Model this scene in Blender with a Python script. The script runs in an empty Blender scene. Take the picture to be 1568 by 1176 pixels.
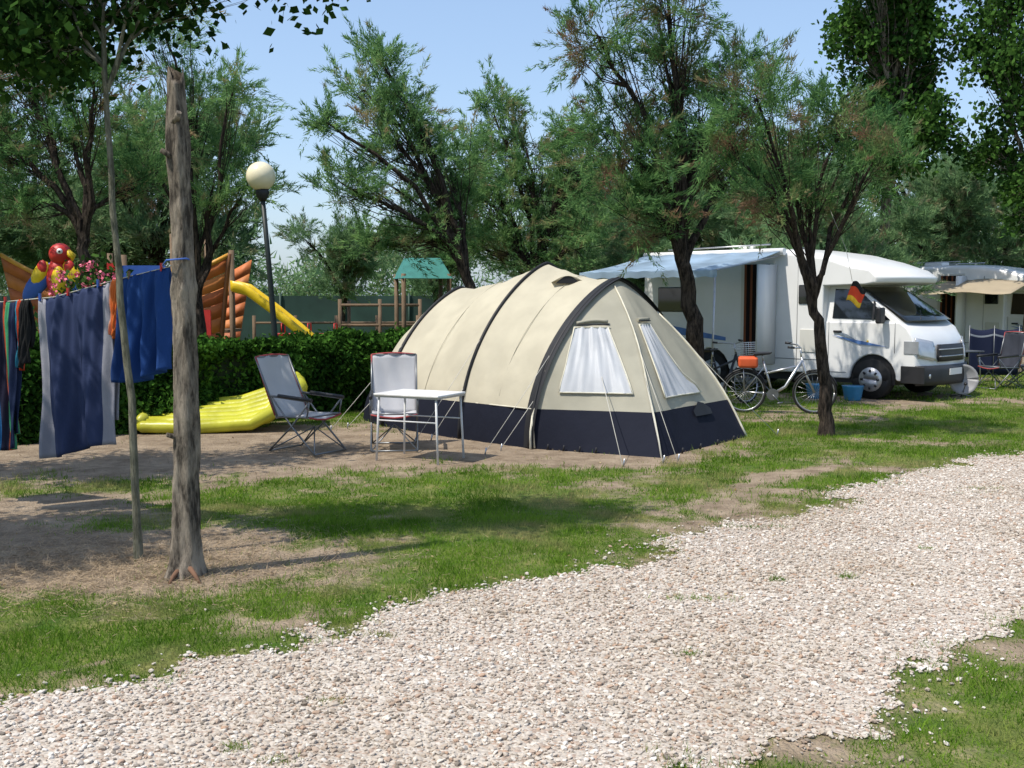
import bpy, bmesh, math, random
import numpy as np
from mathutils import Vector, Matrix
random.seed(5); R=np.random.default_rng(5)
sc=bpy.context.scene
COL=sc.collection

# ---------------------------------------------------------------- materials
def nm(name):
    m=bpy.data.materials.new(name); m.use_nodes=True
    nt=m.node_tree; b=nt.nodes['Principled BSDF']; return m,nt,b
def mat(name,c,rough=.6,metal=0,var=.12,scale=6,bump=0,bscale=60,c2=None,spec=.4):
    m,nt,b=nm(name); N=nt.nodes; L=nt.links
    tc=N.new('ShaderNodeTexCoord'); no=N.new('ShaderNodeTexNoise'); no.inputs['Scale'].default_value=scale; no.inputs['Detail'].default_value=5
    L.new(tc.outputs['Object'],no.inputs['Vector'])
    mx=N.new('ShaderNodeValToRGB'); e=mx.color_ramp.elements
    a=[max(0,v*(1-var)) for v in c]; d=[min(1,v*(1+var)) for v in c] if c2 is None else c2
    e[0].position=.35; e[1].position=.65; e[0].color=(*a,1); e[1].color=(*d,1)
    L.new(no.outputs['Fac'],mx.inputs['Fac']); L.new(mx.outputs['Color'],b.inputs['Base Color'])
    b.inputs['Roughness'].default_value=rough; b.inputs['Metallic'].default_value=metal
    b.inputs['Specular IOR Level'].default_value=spec
    if bump:
        n2=N.new('ShaderNodeTexNoise'); n2.inputs['Scale'].default_value=bscale; n2.inputs['Detail'].default_value=6
        L.new(tc.outputs['Object'],n2.inputs['Vector'])
        bp=N.new('ShaderNodeBump'); bp.inputs['Strength'].default_value=bump; bp.inputs['Distance'].default_value=.02
        L.new(n2.outputs['Fac'],bp.inputs['Height']); L.new(bp.outputs['Normal'],b.inputs['Normal'])
    return m
def foliage(name,dark,light,brown=None,bamt=.62,trans=.35,scale=.9,bscl=1.7):
    m,nt,b=nm(name); N=nt.nodes; L=nt.links; N.remove(b)
    tc=N.new('ShaderNodeTexCoord'); no=N.new('ShaderNodeTexNoise'); no.inputs['Scale'].default_value=scale; no.inputs['Detail'].default_value=5; no.inputs['Roughness'].default_value=.7
    L.new(tc.outputs['Object'],no.inputs['Vector'])
    g=N.new('ShaderNodeNewGeometry')
    ad=N.new('ShaderNodeMath'); ad.operation='MULTIPLY_ADD'; ad.inputs[1].default_value=.28
    L.new(g.outputs['Random Per Island'],ad.inputs[0]); L.new(no.outputs['Fac'],ad.inputs[2])
    r=N.new('ShaderNodeValToRGB'); e=r.color_ramp.elements
    e[0].position=.48; e[1].position=.80; e[0].color=(*dark,1); e[1].color=(*light,1)
    L.new(ad.outputs[0],r.inputs['Fac']); out=r.outputs['Color']
    if brown:
        n2=N.new('ShaderNodeTexNoise'); n2.inputs['Scale'].default_value=bscl; n2.inputs['Detail'].default_value=5
        mp=N.new('ShaderNodeMapping'); mp.inputs['Location'].default_value=(7,3,1)
        L.new(tc.outputs['Object'],mp.inputs['Vector']); L.new(mp.outputs['Vector'],n2.inputs['Vector'])
        r2=N.new('ShaderNodeValToRGB'); r2.color_ramp.elements[0].position=bamt-.05; r2.color_ramp.elements[1].position=bamt+.08
        L.new(n2.outputs['Fac'],r2.inputs['Fac'])
        mx=N.new('ShaderNodeMixRGB'); L.new(r2.outputs['Color'],mx.inputs[0]); L.new(out,mx.inputs[1]); mx.inputs[2].default_value=(*brown,1); out=mx.outputs[0]
    d=N.new('ShaderNodeBsdfDiffuse'); L.new(out,d.inputs['Color'])
    t=N.new('ShaderNodeBsdfTranslucent'); L.new(out,t.inputs['Color'])
    ms=N.new('ShaderNodeMixShader'); ms.inputs[0].default_value=trans
    L.new(d.outputs[0],ms.inputs[1]); L.new(t.outputs[0],ms.inputs[2]); L.new(ms.outputs[0],N['Material Output'].inputs['Surface'])
    return m
def cloth(name,c,trans=.25,rough=.8,var=.06,scale=2.5,bump=.15):
    m=mat(name,c,rough,0,var,scale,bump,5); nt=m.node_tree; N=nt.nodes; L=nt.links
    b=N['Principled BSDF']; t=N.new('ShaderNodeBsdfTranslucent'); t.inputs['Color'].default_value=(*c,1)
    b.inputs['Specular IOR Level'].default_value=.15
    ms=N.new('ShaderNodeMixShader'); ms.inputs[0].default_value=trans
    L.new(b.outputs[0],ms.inputs[1]); L.new(t.outputs[0],ms.inputs[2]); L.new(ms.outputs[0],N['Material Output'].inputs['Surface'])
    return m
def stripes(name,axis,stops,rough=.85):
    m,nt,b=nm(name); N=nt.nodes; L=nt.links
    uv=N.new('ShaderNodeUVMap'); sp=N.new('ShaderNodeSeparateXYZ'); L.new(uv.outputs[0],sp.inputs[0])
    r=N.new('ShaderNodeValToRGB'); r.color_ramp.interpolation='CONSTANT'
    e=r.color_ramp.elements
    while len(e)<len(stops): e.new(.5)
    for i,(p,c) in enumerate(stops): e[i].position=p; e[i].color=(*c,1)
    L.new(sp.outputs[axis],r.inputs['Fac']); L.new(r.outputs['Color'],b.inputs['Base Color']); b.inputs['Roughness'].default_value=rough
    b.inputs['Specular IOR Level'].default_value=.1
    tc=N.new('ShaderNodeTexCoord'); n=N.new('ShaderNodeTexNoise'); n.inputs['Scale'].default_value=90; L.new(tc.outputs['Object'],n.inputs['Vector'])
    bp=N.new('ShaderNodeBump'); bp.inputs['Strength'].default_value=.5; bp.inputs['Distance'].default_value=.005; L.new(n.outputs['Fac'],bp.inputs['Height']); L.new(bp.outputs[0],b.inputs['Normal'])
    return m
def barkmat(name,a,c,sc_=14):
    m,nt,b=nm(name); N=nt.nodes; L=nt.links
    tc=N.new('ShaderNodeTexCoord'); mp=N.new('ShaderNodeMapping'); mp.inputs['Scale'].default_value=(1,1,.22)
    L.new(tc.outputs['Object'],mp.inputs['Vector'])
    n=N.new('ShaderNodeTexNoise'); n.inputs['Scale'].default_value=sc_*2; n.inputs['Detail'].default_value=8; n.inputs['Roughness'].default_value=.7; L.new(mp.outputs[0],n.inputs['Vector'])
    r=N.new('ShaderNodeValToRGB'); e=r.color_ramp.elements; e[0].position=.40; e[1].position=.60; e[0].color=(*a,1); e[1].color=(*c,1)
    L.new(n.outputs['Fac'],r.inputs['Fac']); L.new(r.outputs[0],b.inputs['Base Color']); b.inputs['Roughness'].default_value=.95; b.inputs['Specular IOR Level'].default_value=.1
    bp=N.new('ShaderNodeBump'); bp.inputs['Strength'].default_value=1; bp.inputs['Distance'].default_value=.04; L.new(n.outputs['Fac'],bp.inputs['Height']); L.new(bp.outputs[0],b.inputs['Normal'])
    return m

M_bark=barkmat('bark_dark',(.015,.012,.010),(.08,.062,.048))
M_barkg=barkmat('bark_grey',(.05,.042,.034),(.32,.27,.21),7)
M_barks=barkmat('bark_sapling',(.10,.10,.07),(.24,.23,.17))
M_tam=foliage('tamarisk_foliage',(.07,.17,.06),(.27,.44,.16),(.36,.27,.15),.60,trans=.45,scale=2.2)
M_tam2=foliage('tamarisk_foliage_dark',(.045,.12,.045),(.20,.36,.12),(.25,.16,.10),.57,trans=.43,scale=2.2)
M_tamf=foliage('tamarisk_foliage_far',(.09,.17,.08),(.24,.38,.17),(.30,.26,.16),.6,trans=.45,scale=1.6)
M_pop=foliage('poplar_foliage',(.022,.06,.016),(.085,.18,.035),None,trans=.33,scale=1.4)
M_sap=foliage('sapling_foliage_backlit',(.012,.035,.010),(.04,.09,.018),None,trans=.22,scale=1.4)  # darker than the poplar leaves: backlit shade is put into the colour
M_hedge=foliage('hedge_foliage',(.012,.038,.008),(.07,.17,.025),None,trans=.2,scale=1.6)
M_ole=foliage('oleander_foliage',(.02,.05,.015),(.07,.14,.03),None,trans=.2)
M_white=mat('white_gelcoat',(.76,.76,.75),.25,0,.03,2,spec=.5)
M_blk=mat('black_plastic',(.02,.02,.022),.5)
M_glass=mat('dark_glass',(.012,.015,.018),.05,0,.2,spec=.8)
M_tyre=mat('tyre_rubber',(.018,.018,.018),.85)
M_alu=mat('aluminium_tube',(.45,.46,.48),.35,.8)
M_grey=mat('grey_metal',(.18,.19,.2),.4,.6)
M_red=mat('red_paint',(.5,.03,.025),.45)
M_blue=mat('blue_paint',(.03,.10,.4),.45)
M_yel=mat('yellow_plastic',(.75,.52,.02),.35)
M_wood=mat('weathered_wood',(.16,.11,.07),.85,bump=.3)
M_rope=mat('rope',(.5,.48,.42),.8)

# ---------------------------------------------------------------- mesh helpers
def fast(name,verts,faces_list,mats,smooth=False,parent=None,loc=None):
    me=bpy.data.meshes.new(name)
    V=np.asarray(verts,dtype=np.float32)
    me.vertices.add(len(V)); me.vertices.foreach_set('co',V.ravel())
    li=[];st=[];mi=[];o=0
    for F,m in faces_list:
        F=np.asarray(F,dtype=np.int32)
        if len(F)==0: continue
        k=F.shape[1]; li.append(F.ravel()); st.append(o+np.arange(len(F))*k); mi.append(np.full(len(F),m)); o+=F.size
    li=np.concatenate(li).astype(np.int32); st=np.concatenate(st).astype(np.int32); mi=np.concatenate(mi).astype(np.int32)
    me.loops.add(len(li)); me.loops.foreach_set('vertex_index',li)
    me.polygons.add(len(st)); me.polygons.foreach_set('loop_start',st)
    me.update(calc_edges=True)
    for m in mats: me.materials.append(m)
    me.polygons.foreach_set('material_index',mi)
    me.polygons.foreach_set('use_smooth',np.full(len(st),smooth))
    me.update()
    ob=bpy.data.objects.new(name,me); COL.objects.link(ob)
    if parent: ob.parent=parent
    if loc: ob.location=loc
    return ob
def pm(name,verts,faces,mt,parent=None,smooth=False,bevel=0,mats=None,mi=None):
    me=bpy.data.meshes.new(name); me.from_pydata([tuple(v) for v in verts],[],[tuple(f) for f in faces])
    for m in (mats or [mt]): me.materials.append(m)
    if mi is not None: me.polygons.foreach_set('material_index',mi)
    bm=bmesh.new(); bm.from_mesh(me); bmesh.ops.recalc_face_normals(bm,faces=bm.faces); bm.to_mesh(me); bm.free()
    if smooth: me.polygons.foreach_set('use_smooth',[True]*len(me.polygons))
    ob=bpy.data.objects.new(name,me); COL.objects.link(ob)
    if parent: ob.parent=parent
    if bevel:
        md=ob.modifiers.new('b','BEVEL'); md.width=bevel; md.segments=3; md.limit_method='ANGLE'; md.angle_limit=math.radians(35)
        me.polygons.foreach_set('use_smooth',[True]*len(me.polygons))
        w=ob.modifiers.new('w','WEIGHTED_NORMAL')
    return ob
def empty(name,loc=(0,0,0),rz=0,s=1):
    e=bpy.data.objects.new(name,None); COL.objects.link(e); e.location=loc; e.rotation_euler=(0,0,rz); e.scale=(s,s,s); e.empty_display_size=.2
    return e
def box(name,c,s,mt,parent=None,rot=(0,0,0),bevel=0):
    M=Matrix.Translation(c)@(Matrix.Rotation(rot[2],4,'Z')@Matrix.Rotation(rot[1],4,'Y')@Matrix.Rotation(rot[0],4,'X'))
    v=[M@Vector((x*s[0]/2,y*s[1]/2,z*s[2]/2)) for x in(-1,1) for y in(-1,1) for z in(-1,1)]
    return pm(name,v,[(0,1,3,2),(4,6,7,5),(0,4,5,1),(2,3,7,6),(0,2,6,4),(1,5,7,3)],mt,parent,bevel=bevel)
def tube_vf(pts,rad,n=8,off=0,cap=True):
    P=[Vector(p) for p in pts]; rad=[rad]*len(P) if not hasattr(rad,'__len__') else rad
    V=[];F=[]; up=Vector((0,0,1)); prev=None
    for i,p in enumerate(P):
        d=(P[min(i+1,len(P)-1)]-P[max(i-1,0)]).normalized()
        if prev is None:
            a=d.cross(up); 
            if a.length<.05: a=d.cross(Vector((1,0,0)))
        else: a=prev-d*prev.dot(d)
        a.normalize(); prev=a; b=d.cross(a)
        for k in range(n):
            t=2*math.pi*k/n; V.append(p+(a*math.cos(t)+b*math.sin(t))*rad[i])
    for i in range(len(P)-1):
        for k in range(n):
            k2=(k+1)%n; F.append((off+i*n+k,off+i*n+k2,off+(i+1)*n+k2,off+(i+1)*n+k))
    return V,F
def tube(name,pts,r,mt,parent=None,n=8):
    V,F=tube_vf(pts,r,n); m=len(pts)
    F=F+[tuple(range(n))[::-1],tuple(range((m-1)*n,m*n))]
    ob=pm(name,V,F,mt,parent); 
    for p in ob.data.polygons: p.use_smooth=len(p.vertices)==4
    return ob
def tubes(name,lst,mt,parent=None,n=6):
    V=[];F=[]
    for pts,r in lst:
        v,f=tube_vf(pts,r,n,len(V)); m=len(pts); o=len(V)
        V+=v; F+=f; F+=[tuple(range(o,o+n))[::-1],tuple(range(o+(m-1)*n,o+m*n))]
    ob=pm(name,V,F,mt,parent)
    for p in ob.data.polygons: p.use_smooth=len(p.vertices)==4
    return ob
def prism(name,prof,y0,y1,mt,parent=None,bevel=0):
    n=len(prof); V=[(x,y0,z) for x,z in prof]+[(x,y1,z) for x,z in prof]
    F=[tuple(range(n)),tuple(range(2*n-1,n-1,-1))]+[(i,(i+1)%n,n+(i+1)%n,n+i) for i in range(n)]
    return pm(name,V,F,mt,parent,bevel=bevel)
def ball(name,c,s,mt,parent=None,seg=20,rot=None):
    bm=bmesh.new(); bmesh.ops.create_uvsphere(bm,u_segments=seg,v_segments=seg//2,radius=1)
    M=Matrix.Translation(c)@(rot.to_4x4() if rot else Matrix.Identity(4))@Matrix.Diagonal((*s,1)); bmesh.ops.transform(bm,matrix=M,verts=bm.verts)
    me=bpy.data.meshes.new(name); bm.to_mesh(me); bm.free(); me.materials.append(mt); me.polygons.foreach_set('use_smooth',[True]*len(me.polygons))
    ob=bpy.data.objects.new(name,me); COL.objects.link(ob); ob.parent=parent; return ob
def sheet(name,fn,nu,nv,mt,parent=None,smooth=True,uv=True,thick=0):
    V=[fn(i/nu,j/nv) for j in range(nv+1) for i in range(nu+1)]
    F=[(j*(nu+1)+i,j*(nu+1)+i+1,(j+1)*(nu+1)+i+1,(j+1)*(nu+1)+i) for j in range(nv) for i in range(nu)]
    me=bpy.data.meshes.new(name); me.from_pydata([tuple(v) for v in V],[],F); me.materials.append(mt)
    if uv:
        l=me.uv_layers.new(name='UVMap')
        for lp in me.loops:
            k=lp.vertex_index; l.data[lp.index].uv=((k%(nu+1))/nu,(k//(nu+1))/nv)
    me.polygons.foreach_set('use_smooth',[smooth]*len(me.polygons))
    ob=bpy.data.objects.new(name,me); COL.objects.link(ob); ob.parent=parent
    if thick:
        md=ob.modifiers.new('s','SOLIDIFY'); md.thickness=thick; md.offset=0
    return ob
_T=np.random.default_rng(11).random((256,256))
def vn(x,y,s=1.,o=0):
    x=np.asarray(x,float)/s+o*17.3+1000; y=np.asarray(y,float)/s+o*9.1+1000
    xi=np.floor(x).astype(int); yi=np.floor(y).astype(int); fx=x-xi; fy=y-yi; fx=fx*fx*(3-2*fx); fy=fy*fy*(3-2*fy)
    g=lambda a,b:_T[a%256,b%256]
    return (g(xi,yi)*(1-fx)+g(xi+1,yi)*fx)*(1-fy)+(g(xi,yi+1)*(1-fx)+g(xi+1,yi+1)*fx)*fy
def lerp(a,b,t): return a+(b-a)*t

# ---------------------------------------------------------------- ground masks
def road(x,y):   # >0 inside
    s=x-y; w=(vn(x,y,.9,1)-.5)*.8+(vn(x,y,.25,2)-.5)*.55+(vn(x,y,.09,3)-.5)*.3
    return np.minimum(s+6.72+w, -3.0-s+w)
def ell(x,y,cx,cy,a,b,th=0):
    c,s=math.cos(th),math.sin(th); u=(x-cx)*c+(y-cy)*s; v=-(x-cx)*s+(y-cy)*c
    return 1-np.sqrt((u/a)**2+(v/b)**2)
def dirt(x,y):
    n=(vn(x,y,.8,3)-.5)*.5+(vn(x,y,.25,4)-.5)*.5+(vn(x,y,.09,12)-.5)*.4
    d=np.maximum.reduce([ell(x,y,-2.7,7.45,1.75,1.15,.15)*1.2, ell(x,y,-4.6,8.7,1.8,1.4)*1.2, ell(x,y,-2.5,12.75,4.6,2.45,.12)*1.6,
        ell(x,y,-.2,13.6,3.3,2.8,-.75)*1.1, ell(x,y,1.3,11.95,1.7,.8,.6)-.02, ell(x,y,-5.5,12,3,2.3),
        ell(x,y,6.4,18.6,1.6,.8,-.7), ell(x,y,8.5,16.2,1.6,.5,.4)-.2, ell(x,y,-1.2,5.85,.9,.3,.75)-.15, ell(x,y,2.9,10.9,1.4,.35,.75)-.18,
        np.minimum((vn(x,y,1.3,7)-.62)*1.1,.2)])
    return d+n-.08
def grid_axes():
    xs=np.concatenate([[-400,-200,-100,-60,-40,-25,-18],np.arange(-13,14.01,.08),[18,25,40,60,100,200,400]])
    ys=np.concatenate([[-200,-60,-20,-5,0],np.arange(2,24.01,.08),[28,35,45,60,90,150,250,500]])
    return xs,ys
xs,ys=grid_axes(); X,Y=np.meshgrid(xs,ys); nx,ny=len(xs),len(ys)
gv=np.stack([X.ravel(),Y.ravel(),np.zeros(X.size)],1)
idx=np.arange(nx*ny).reshape(ny,nx); Q=np.stack([idx[:-1,:-1],idx[:-1,1:],idx[1:,1:],idx[1:,:-1]],-1).reshape(-1,4)
m,nt,b=nm('grass_and_dirt'); N=nt.nodes; L=nt.links
at=N.new('ShaderNodeAttribute'); at.attribute_name='dirt'
tc=N.new('ShaderNodeTexCoord')
n1=N.new('ShaderNodeTexNoise'); n1.inputs['Scale'].default_value=11; n1.inputs['Detail'].default_value=9; n1.inputs['Roughness'].default_value=.65; L.new(tc.outputs['Object'],n1.inputs['Vector'])
ad=N.new('ShaderNodeMath'); ad.operation='MULTIPLY_ADD'; ad.inputs[1].default_value=.7; L.new(n1.outputs['Fac'],ad.inputs[0]); L.new(at.outputs['Fac'],ad.inputs[2])
rp=N.new('ShaderNodeValToRGB'); rp.color_ramp.elements[0].position=.26; rp.color_ramp.elements[1].position=.58; L.new(ad.outputs[0],rp.inputs['Fac'])
n2=N.new('ShaderNodeTexNoise'); n2.inputs['Scale'].default_value=3; n2.inputs['Detail'].default_value=10; n2.inputs['Roughness'].default_value=.75; L.new(tc.outputs['Object'],n2.inputs['Vector'])
dr=N.new('ShaderNodeValToRGB'); e=dr.color_ramp.elements; e[0].position=.35;e[1].position=.65;e[0].color=(.17,.125,.085,1);e[1].color=(.38,.30,.215,1); L.new(n2.outputs['Fac'],dr.inputs['Fac'])
gr=N.new('ShaderNodeValToRGB'); e=gr.color_ramp.elements; e[0].position=.35;e[1].position=.66;e[0].color=(.05,.11,.015,1);e[1].color=(.21,.21,.07,1); L.new(n2.outputs['Fac'],gr.inputs['Fac'])
mx=N.new('ShaderNodeMixRGB'); L.new(rp.outputs[0],mx.inputs[0]); L.new(gr.outputs[0],mx.inputs[1]); L.new(dr.outputs[0],mx.inputs[2]); L.new(mx.outputs[0],b.inputs['Base Color'])
b.inputs['Roughness'].default_value=.95; b.inputs['Specular IOR Level'].default_value=.1
n3=N.new('ShaderNodeTexNoise'); n3.inputs['Scale'].default_value=45; n3.inputs['Detail'].default_value=6; L.new(tc.outputs['Object'],n3.inputs['Vector'])
bp=N.new('ShaderNodeBump'); bp.inputs['Strength'].default_value=.9; bp.inputs['Distance'].default_value=.035; L.new(n3.outputs['Fac'],bp.inputs['Height']); L.new(bp.outputs[0],b.inputs['Normal'])
g=fast('ground',gv,[(Q,0)],[m],True)
a=g.data.attributes.new('dirt','FLOAT','POINT'); a.data.foreach_set('value',dirt(gv[:,0],gv[:,1]).astype(np.float32))

# gravel road sheet
m,nt,b=nm('gravel'); N=nt.nodes; L=nt.links
tc=N.new('ShaderNodeTexCoord'); vo=N.new('ShaderNodeTexVoronoi'); vo.inputs['Scale'].default_value=55; L.new(tc.outputs['Object'],vo.inputs['Vector'])
sp=N.new('ShaderNodeSeparateColor'); L.new(vo.outputs['Color'],sp.inputs[0])
r=N.new('ShaderNodeValToRGB'); e=r.color_ramp.elements; e[0].position=0;e[0].color=(.30,.25,.20,1);e[1].position=.9;e[1].color=(.55,.495,.43,1)
x=e.new(.3); x.color=(.44,.385,.32,1); x=e.new(.15); x.color=(.42,.31,.24,1); L.new(sp.outputs[0],r.inputs['Fac'])
nz=N.new('ShaderNodeTexNoise'); nz.inputs['Scale'].default_value=.8; nz.inputs['Detail'].default_value=6; L.new(tc.outputs['Object'],nz.inputs['Vector'])
mm=N.new('ShaderNodeMixRGB'); mm.blend_type='MULTIPLY'; mm.inputs[0].default_value=.5; L.new(r.outputs[0],mm.inputs[1])
r3=N.new('ShaderNodeValToRGB'); r3.color_ramp.elements[0].position=.3; r3.color_ramp.elements[1].position=.6; r3.color_ramp.elements[0].color=(.65,.6,.53,1); L.new(nz.outputs['Fac'],r3.inputs['Fac']); L.new(r3.outputs[0],mm.inputs[2])
L.new(mm.outputs[0],b.inputs['Base Color']); b.inputs['Roughness'].default_value=.9
bp=N.new('ShaderNodeBump'); bp.invert=True; bp.inputs['Strength'].default_value=.6; bp.inputs['Distance'].default_value=.015; L.new(vo.outputs['Distance'],bp.inputs['Height']); L.new(bp.outputs[0],b.inputs['Normal'])
M_grav=m
c=.06; us=np.arange(-12,60,c*1.6); ss=np.arange(-7.6,-2.2,c)
U,S=np.meshgrid(us,ss); Xr=(U+S)/2; Yr=(U-S)/2
mask=road(Xr,Yr)>0
ids=np.arange(U.size).reshape(U.shape)
ok=mask[:-1,:-1]&mask[1:,:-1]&mask[:-1,1:]&mask[1:,1:]
Qr=np.stack([ids[:-1,:-1],ids[:-1,1:],ids[1:,1:],ids[1:,:-1]],-1)[ok]
used,inv=np.unique(Qr,return_inverse=True); Qr=inv.reshape(-1,4)
rv=np.stack([Xr.ravel()[used],Yr.ravel()[used],np.full(len(used),.005)],1)
fast('gravel_road',rv,[(Qr[:,::-1],0)],[M_grav],True)

# pebbles
m,nt,b=nm('pebble'); N=nt.nodes; L=nt.links; N.remove(b)
gg=N.new('ShaderNodeNewGeometry'); r=N.new('ShaderNodeValToRGB'); e=r.color_ramp.elements; e[0].color=(.20,.175,.15,1); e[1].color=(.70,.66,.60,1)
for p,cc in ((.09,(.36,.31,.26)),(.19,(.44,.31,.23)),(.28,(.45,.39,.33)),(.65,(.53,.475,.415))):
    q=e.new(p); q.color=(*cc,1)
tc=N.new('ShaderNodeTexCoord'); nz=N.new('ShaderNodeTexNoise'); nz.inputs['Scale'].default_value=.7; nz.inputs['Detail'].default_value=5; L.new(tc.outputs['Object'],nz.inputs['Vector'])
r3=N.new('ShaderNodeValToRGB'); r3.color_ramp.elements[0].position=.35; r3.color_ramp.elements[1].position=.6; r3.color_ramp.elements[0].color=(.80,.76,.70,1); L.new(nz.outputs['Fac'],r3.inputs['Fac'])
mm=N.new('ShaderNodeMixRGB'); mm.blend_type='MULTIPLY'; mm.inputs[0].default_value=1; L.new(gg.outputs['Random Per Island'],r.inputs['Fac']); L.new(r.outputs[0],mm.inputs[1]); L.new(r3.outputs[0],mm.inputs[2])
df=N.new('ShaderNodeBsdfDiffuse'); L.new(mm.outputs[0],df.inputs['Color']); L.new(df.outputs[0],N['Material Output'].inputs['Surface'])
M_peb=m
bm=bmesh.new(); bmesh.ops.create_icosphere(bm,subdivisions=1,radius=1); iv=np.array([v.co[:] for v in bm.verts]); itf=np.array([[v.index for v in f.verts] for f in bm.faces]); bm.free()
ov=np.array([[1,0,0],[-1,0,0],[0,1,0],[0,-1,0],[0,0,1],[0,0,-1.]]); of=np.array([[0,2,4],[2,1,4],[1,3,4],[3,0,4],[2,0,5],[1,2,5],[3,1,5],[0,3,5]])
def pebbles(name,n,ulo,uhi,smin,smax,bv,bf,out=0.0):
    u=R.uniform(ulo,uhi,n*2); s=R.uniform(-7.9,-2.2,n*2); x=(u+s)/2; y=(u-s)/2
    rd=road(x,y); keep=(rd>0.0)|((R.random(len(x))<np.exp(rd*7)*.25))
    x=x[keep][:n]; y=y[keep][:n]; n=len(x)
    sz=R.uniform(0,1,n)**2.6*(smax-smin)+smin
    sc3=np.stack([sz*R.uniform(.7,1.3,n),sz*R.uniform(.6,1.1,n),sz*R.uniform(.4,.7,n)],1)
    v=bv[None]*(1+R.uniform(-.25,.25,(n,len(bv),1)))*sc3[:,None]
    th=R.uniform(0,6.28,n); c_,s_=np.cos(th)[:,None],np.sin(th)[:,None]
    vx=v[:,:,0]*c_-v[:,:,1]*s_; vy=v[:,:,0]*s_+v[:,:,1]*c_
    tl=R.uniform(-.3,.3,n)[:,None]
    V=np.stack([vx+x[:,None],vy+y[:,None],v[:,:,2]+vx*tl+sc3[:,2:3]*.45+.006],-1).reshape(-1,3)
    F=(bf[None]+(np.arange(n)*len(bv))[:,None,None]).reshape(-1,3)
    fast(name,V,[(F,0)],[M_peb],False)
pebbles('gravel_stones',54000,2,15,.005,.018,iv,itf)
pebbles('gravel_stones',34000,15,34,.008,.020,ov,of)

# grass blades
M_grass=foliage('grass_blades',(.065,.15,.012),(.21,.34,.04),(.36,.32,.14),.57,trans=.42,scale=.9,bscl=1.3)
def blades(P,D,Ln,W):
    n=len(P); rnd=R.normal(size=(n,3)); sd=np.cross(D,rnd); sd/=np.linalg.norm(sd,axis=1,keepdims=True)+1e-9
    V=np.stack([P-sd*W[:,None],P+sd*W[:,None],P+D*Ln[:,None]],1).reshape(-1,3)
    return V,np.arange(3*n).reshape(-1,3)
def grass(name,n,xr,yr,h0,h1,w,extra=None):
    x=R.uniform(*xr,n); y=R.uniform(*yr,n)
    keep=np.abs(x)<y*.53+.6
    x,y=x[keep],y[keep]
    d=dirt(x,y); rd=road(x,y)
    keep=(d<.10+R.normal(0,.15,len(x)))&(rd<R.uniform(-.10,.25,len(x)))&(R.random(len(x))<.25+1.1*vn(x,y,.45,9))
    x,y,d=x[keep],y[keep],d[keep]
    if extra is not None: x=np.concatenate([x,extra[:,0]]); y=np.concatenate([y,extra[:,1]])
    n=len(x); h=R.uniform(h0,h1,n)*(.35+1.25*vn(x,y,.3,6))
    D=np.stack([R.normal(0,.5,n),R.normal(0,.5,n),np.ones(n)],1); D/=np.linalg.norm(D,axis=1,keepdims=True)
    V,F=blades(np.stack([x,y,np.full(n,.0)],1),D,h,R.uniform(.6,1.2,n)*w)
    fast(name,V,[(F,0)],[M_grass])
tw=[(1.69,6.73),(2.15,6.8),(-.8,4.67),(4.41,10),(-.67,5.6),(-1.11,4.17),(-.91,4.05),(1.91,8.3),(1.13,6.3),(4.1,9.8),(.3,7.2),(3.0,7.6),(.9,5.3)]
ex=np.concatenate([np.stack([R.normal(a,.035+.09*(i in(3,9,7,8)),130),R.normal(c,.025,130)],1) for i,(a,c) in enumerate(tw)]+[
   np.stack([R.normal(4.08,.12,900),R.normal(13.9,.12,900)],1),np.stack([R.normal(-2.1,.25,260),R.normal(7.0,.2,260)],1)])
grass('lawn_grass',380000,(-5,5),(3.6,9.5),.018,.05,.0026,ex)
grass('lawn_grass',310000,(-8,10),(9.5,18),.022,.065,.0045)
grass('lawn_grass',110000,(-10,17),(18,30),.04,.09,.009)
x=R.normal(-2.6,.8,11000); y=R.normal(7.1,.55,11000); D=R.normal(size=(11000,3)); D[:,2]=np.abs(D[:,2])*.35; D/=np.linalg.norm(D,axis=1,keepdims=True)
V,F=blades(np.stack([x,y,np.full(11000,.008)],1),D,R.uniform(.03,.11,11000),np.full(11000,.0018))
fast('dry_straw',V,[(F,0)],[mat('straw',(.36,.27,.17),.9)])
# fallen leaves and litter on the bare earth
n=1600; x=R.uniform(-6,3,n); y=R.uniform(6,15,n); a=unit_=R.normal(size=(n,3)); a[:,2]*=.25; a/=np.linalg.norm(a,axis=1,keepdims=True); b_=np.cross(a,np.array([0,0,1.])); b_/=np.linalg.norm(b_,axis=1,keepdims=True); s=R.uniform(.008,.02,n)[:,None]
P=np.stack([x,y,np.full(n,.014)],1)
fast('fallen_leaves',np.stack([P-a*s,P+b_*s*.6,P+a*s,P-b_*s*.6],1).reshape(-1,3),[(np.arange(4*n).reshape(-1,4),0)],[foliage('dry_leaf',(.16,.10,.05),(.42,.33,.18),None,trans=.1,scale=8)])

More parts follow.
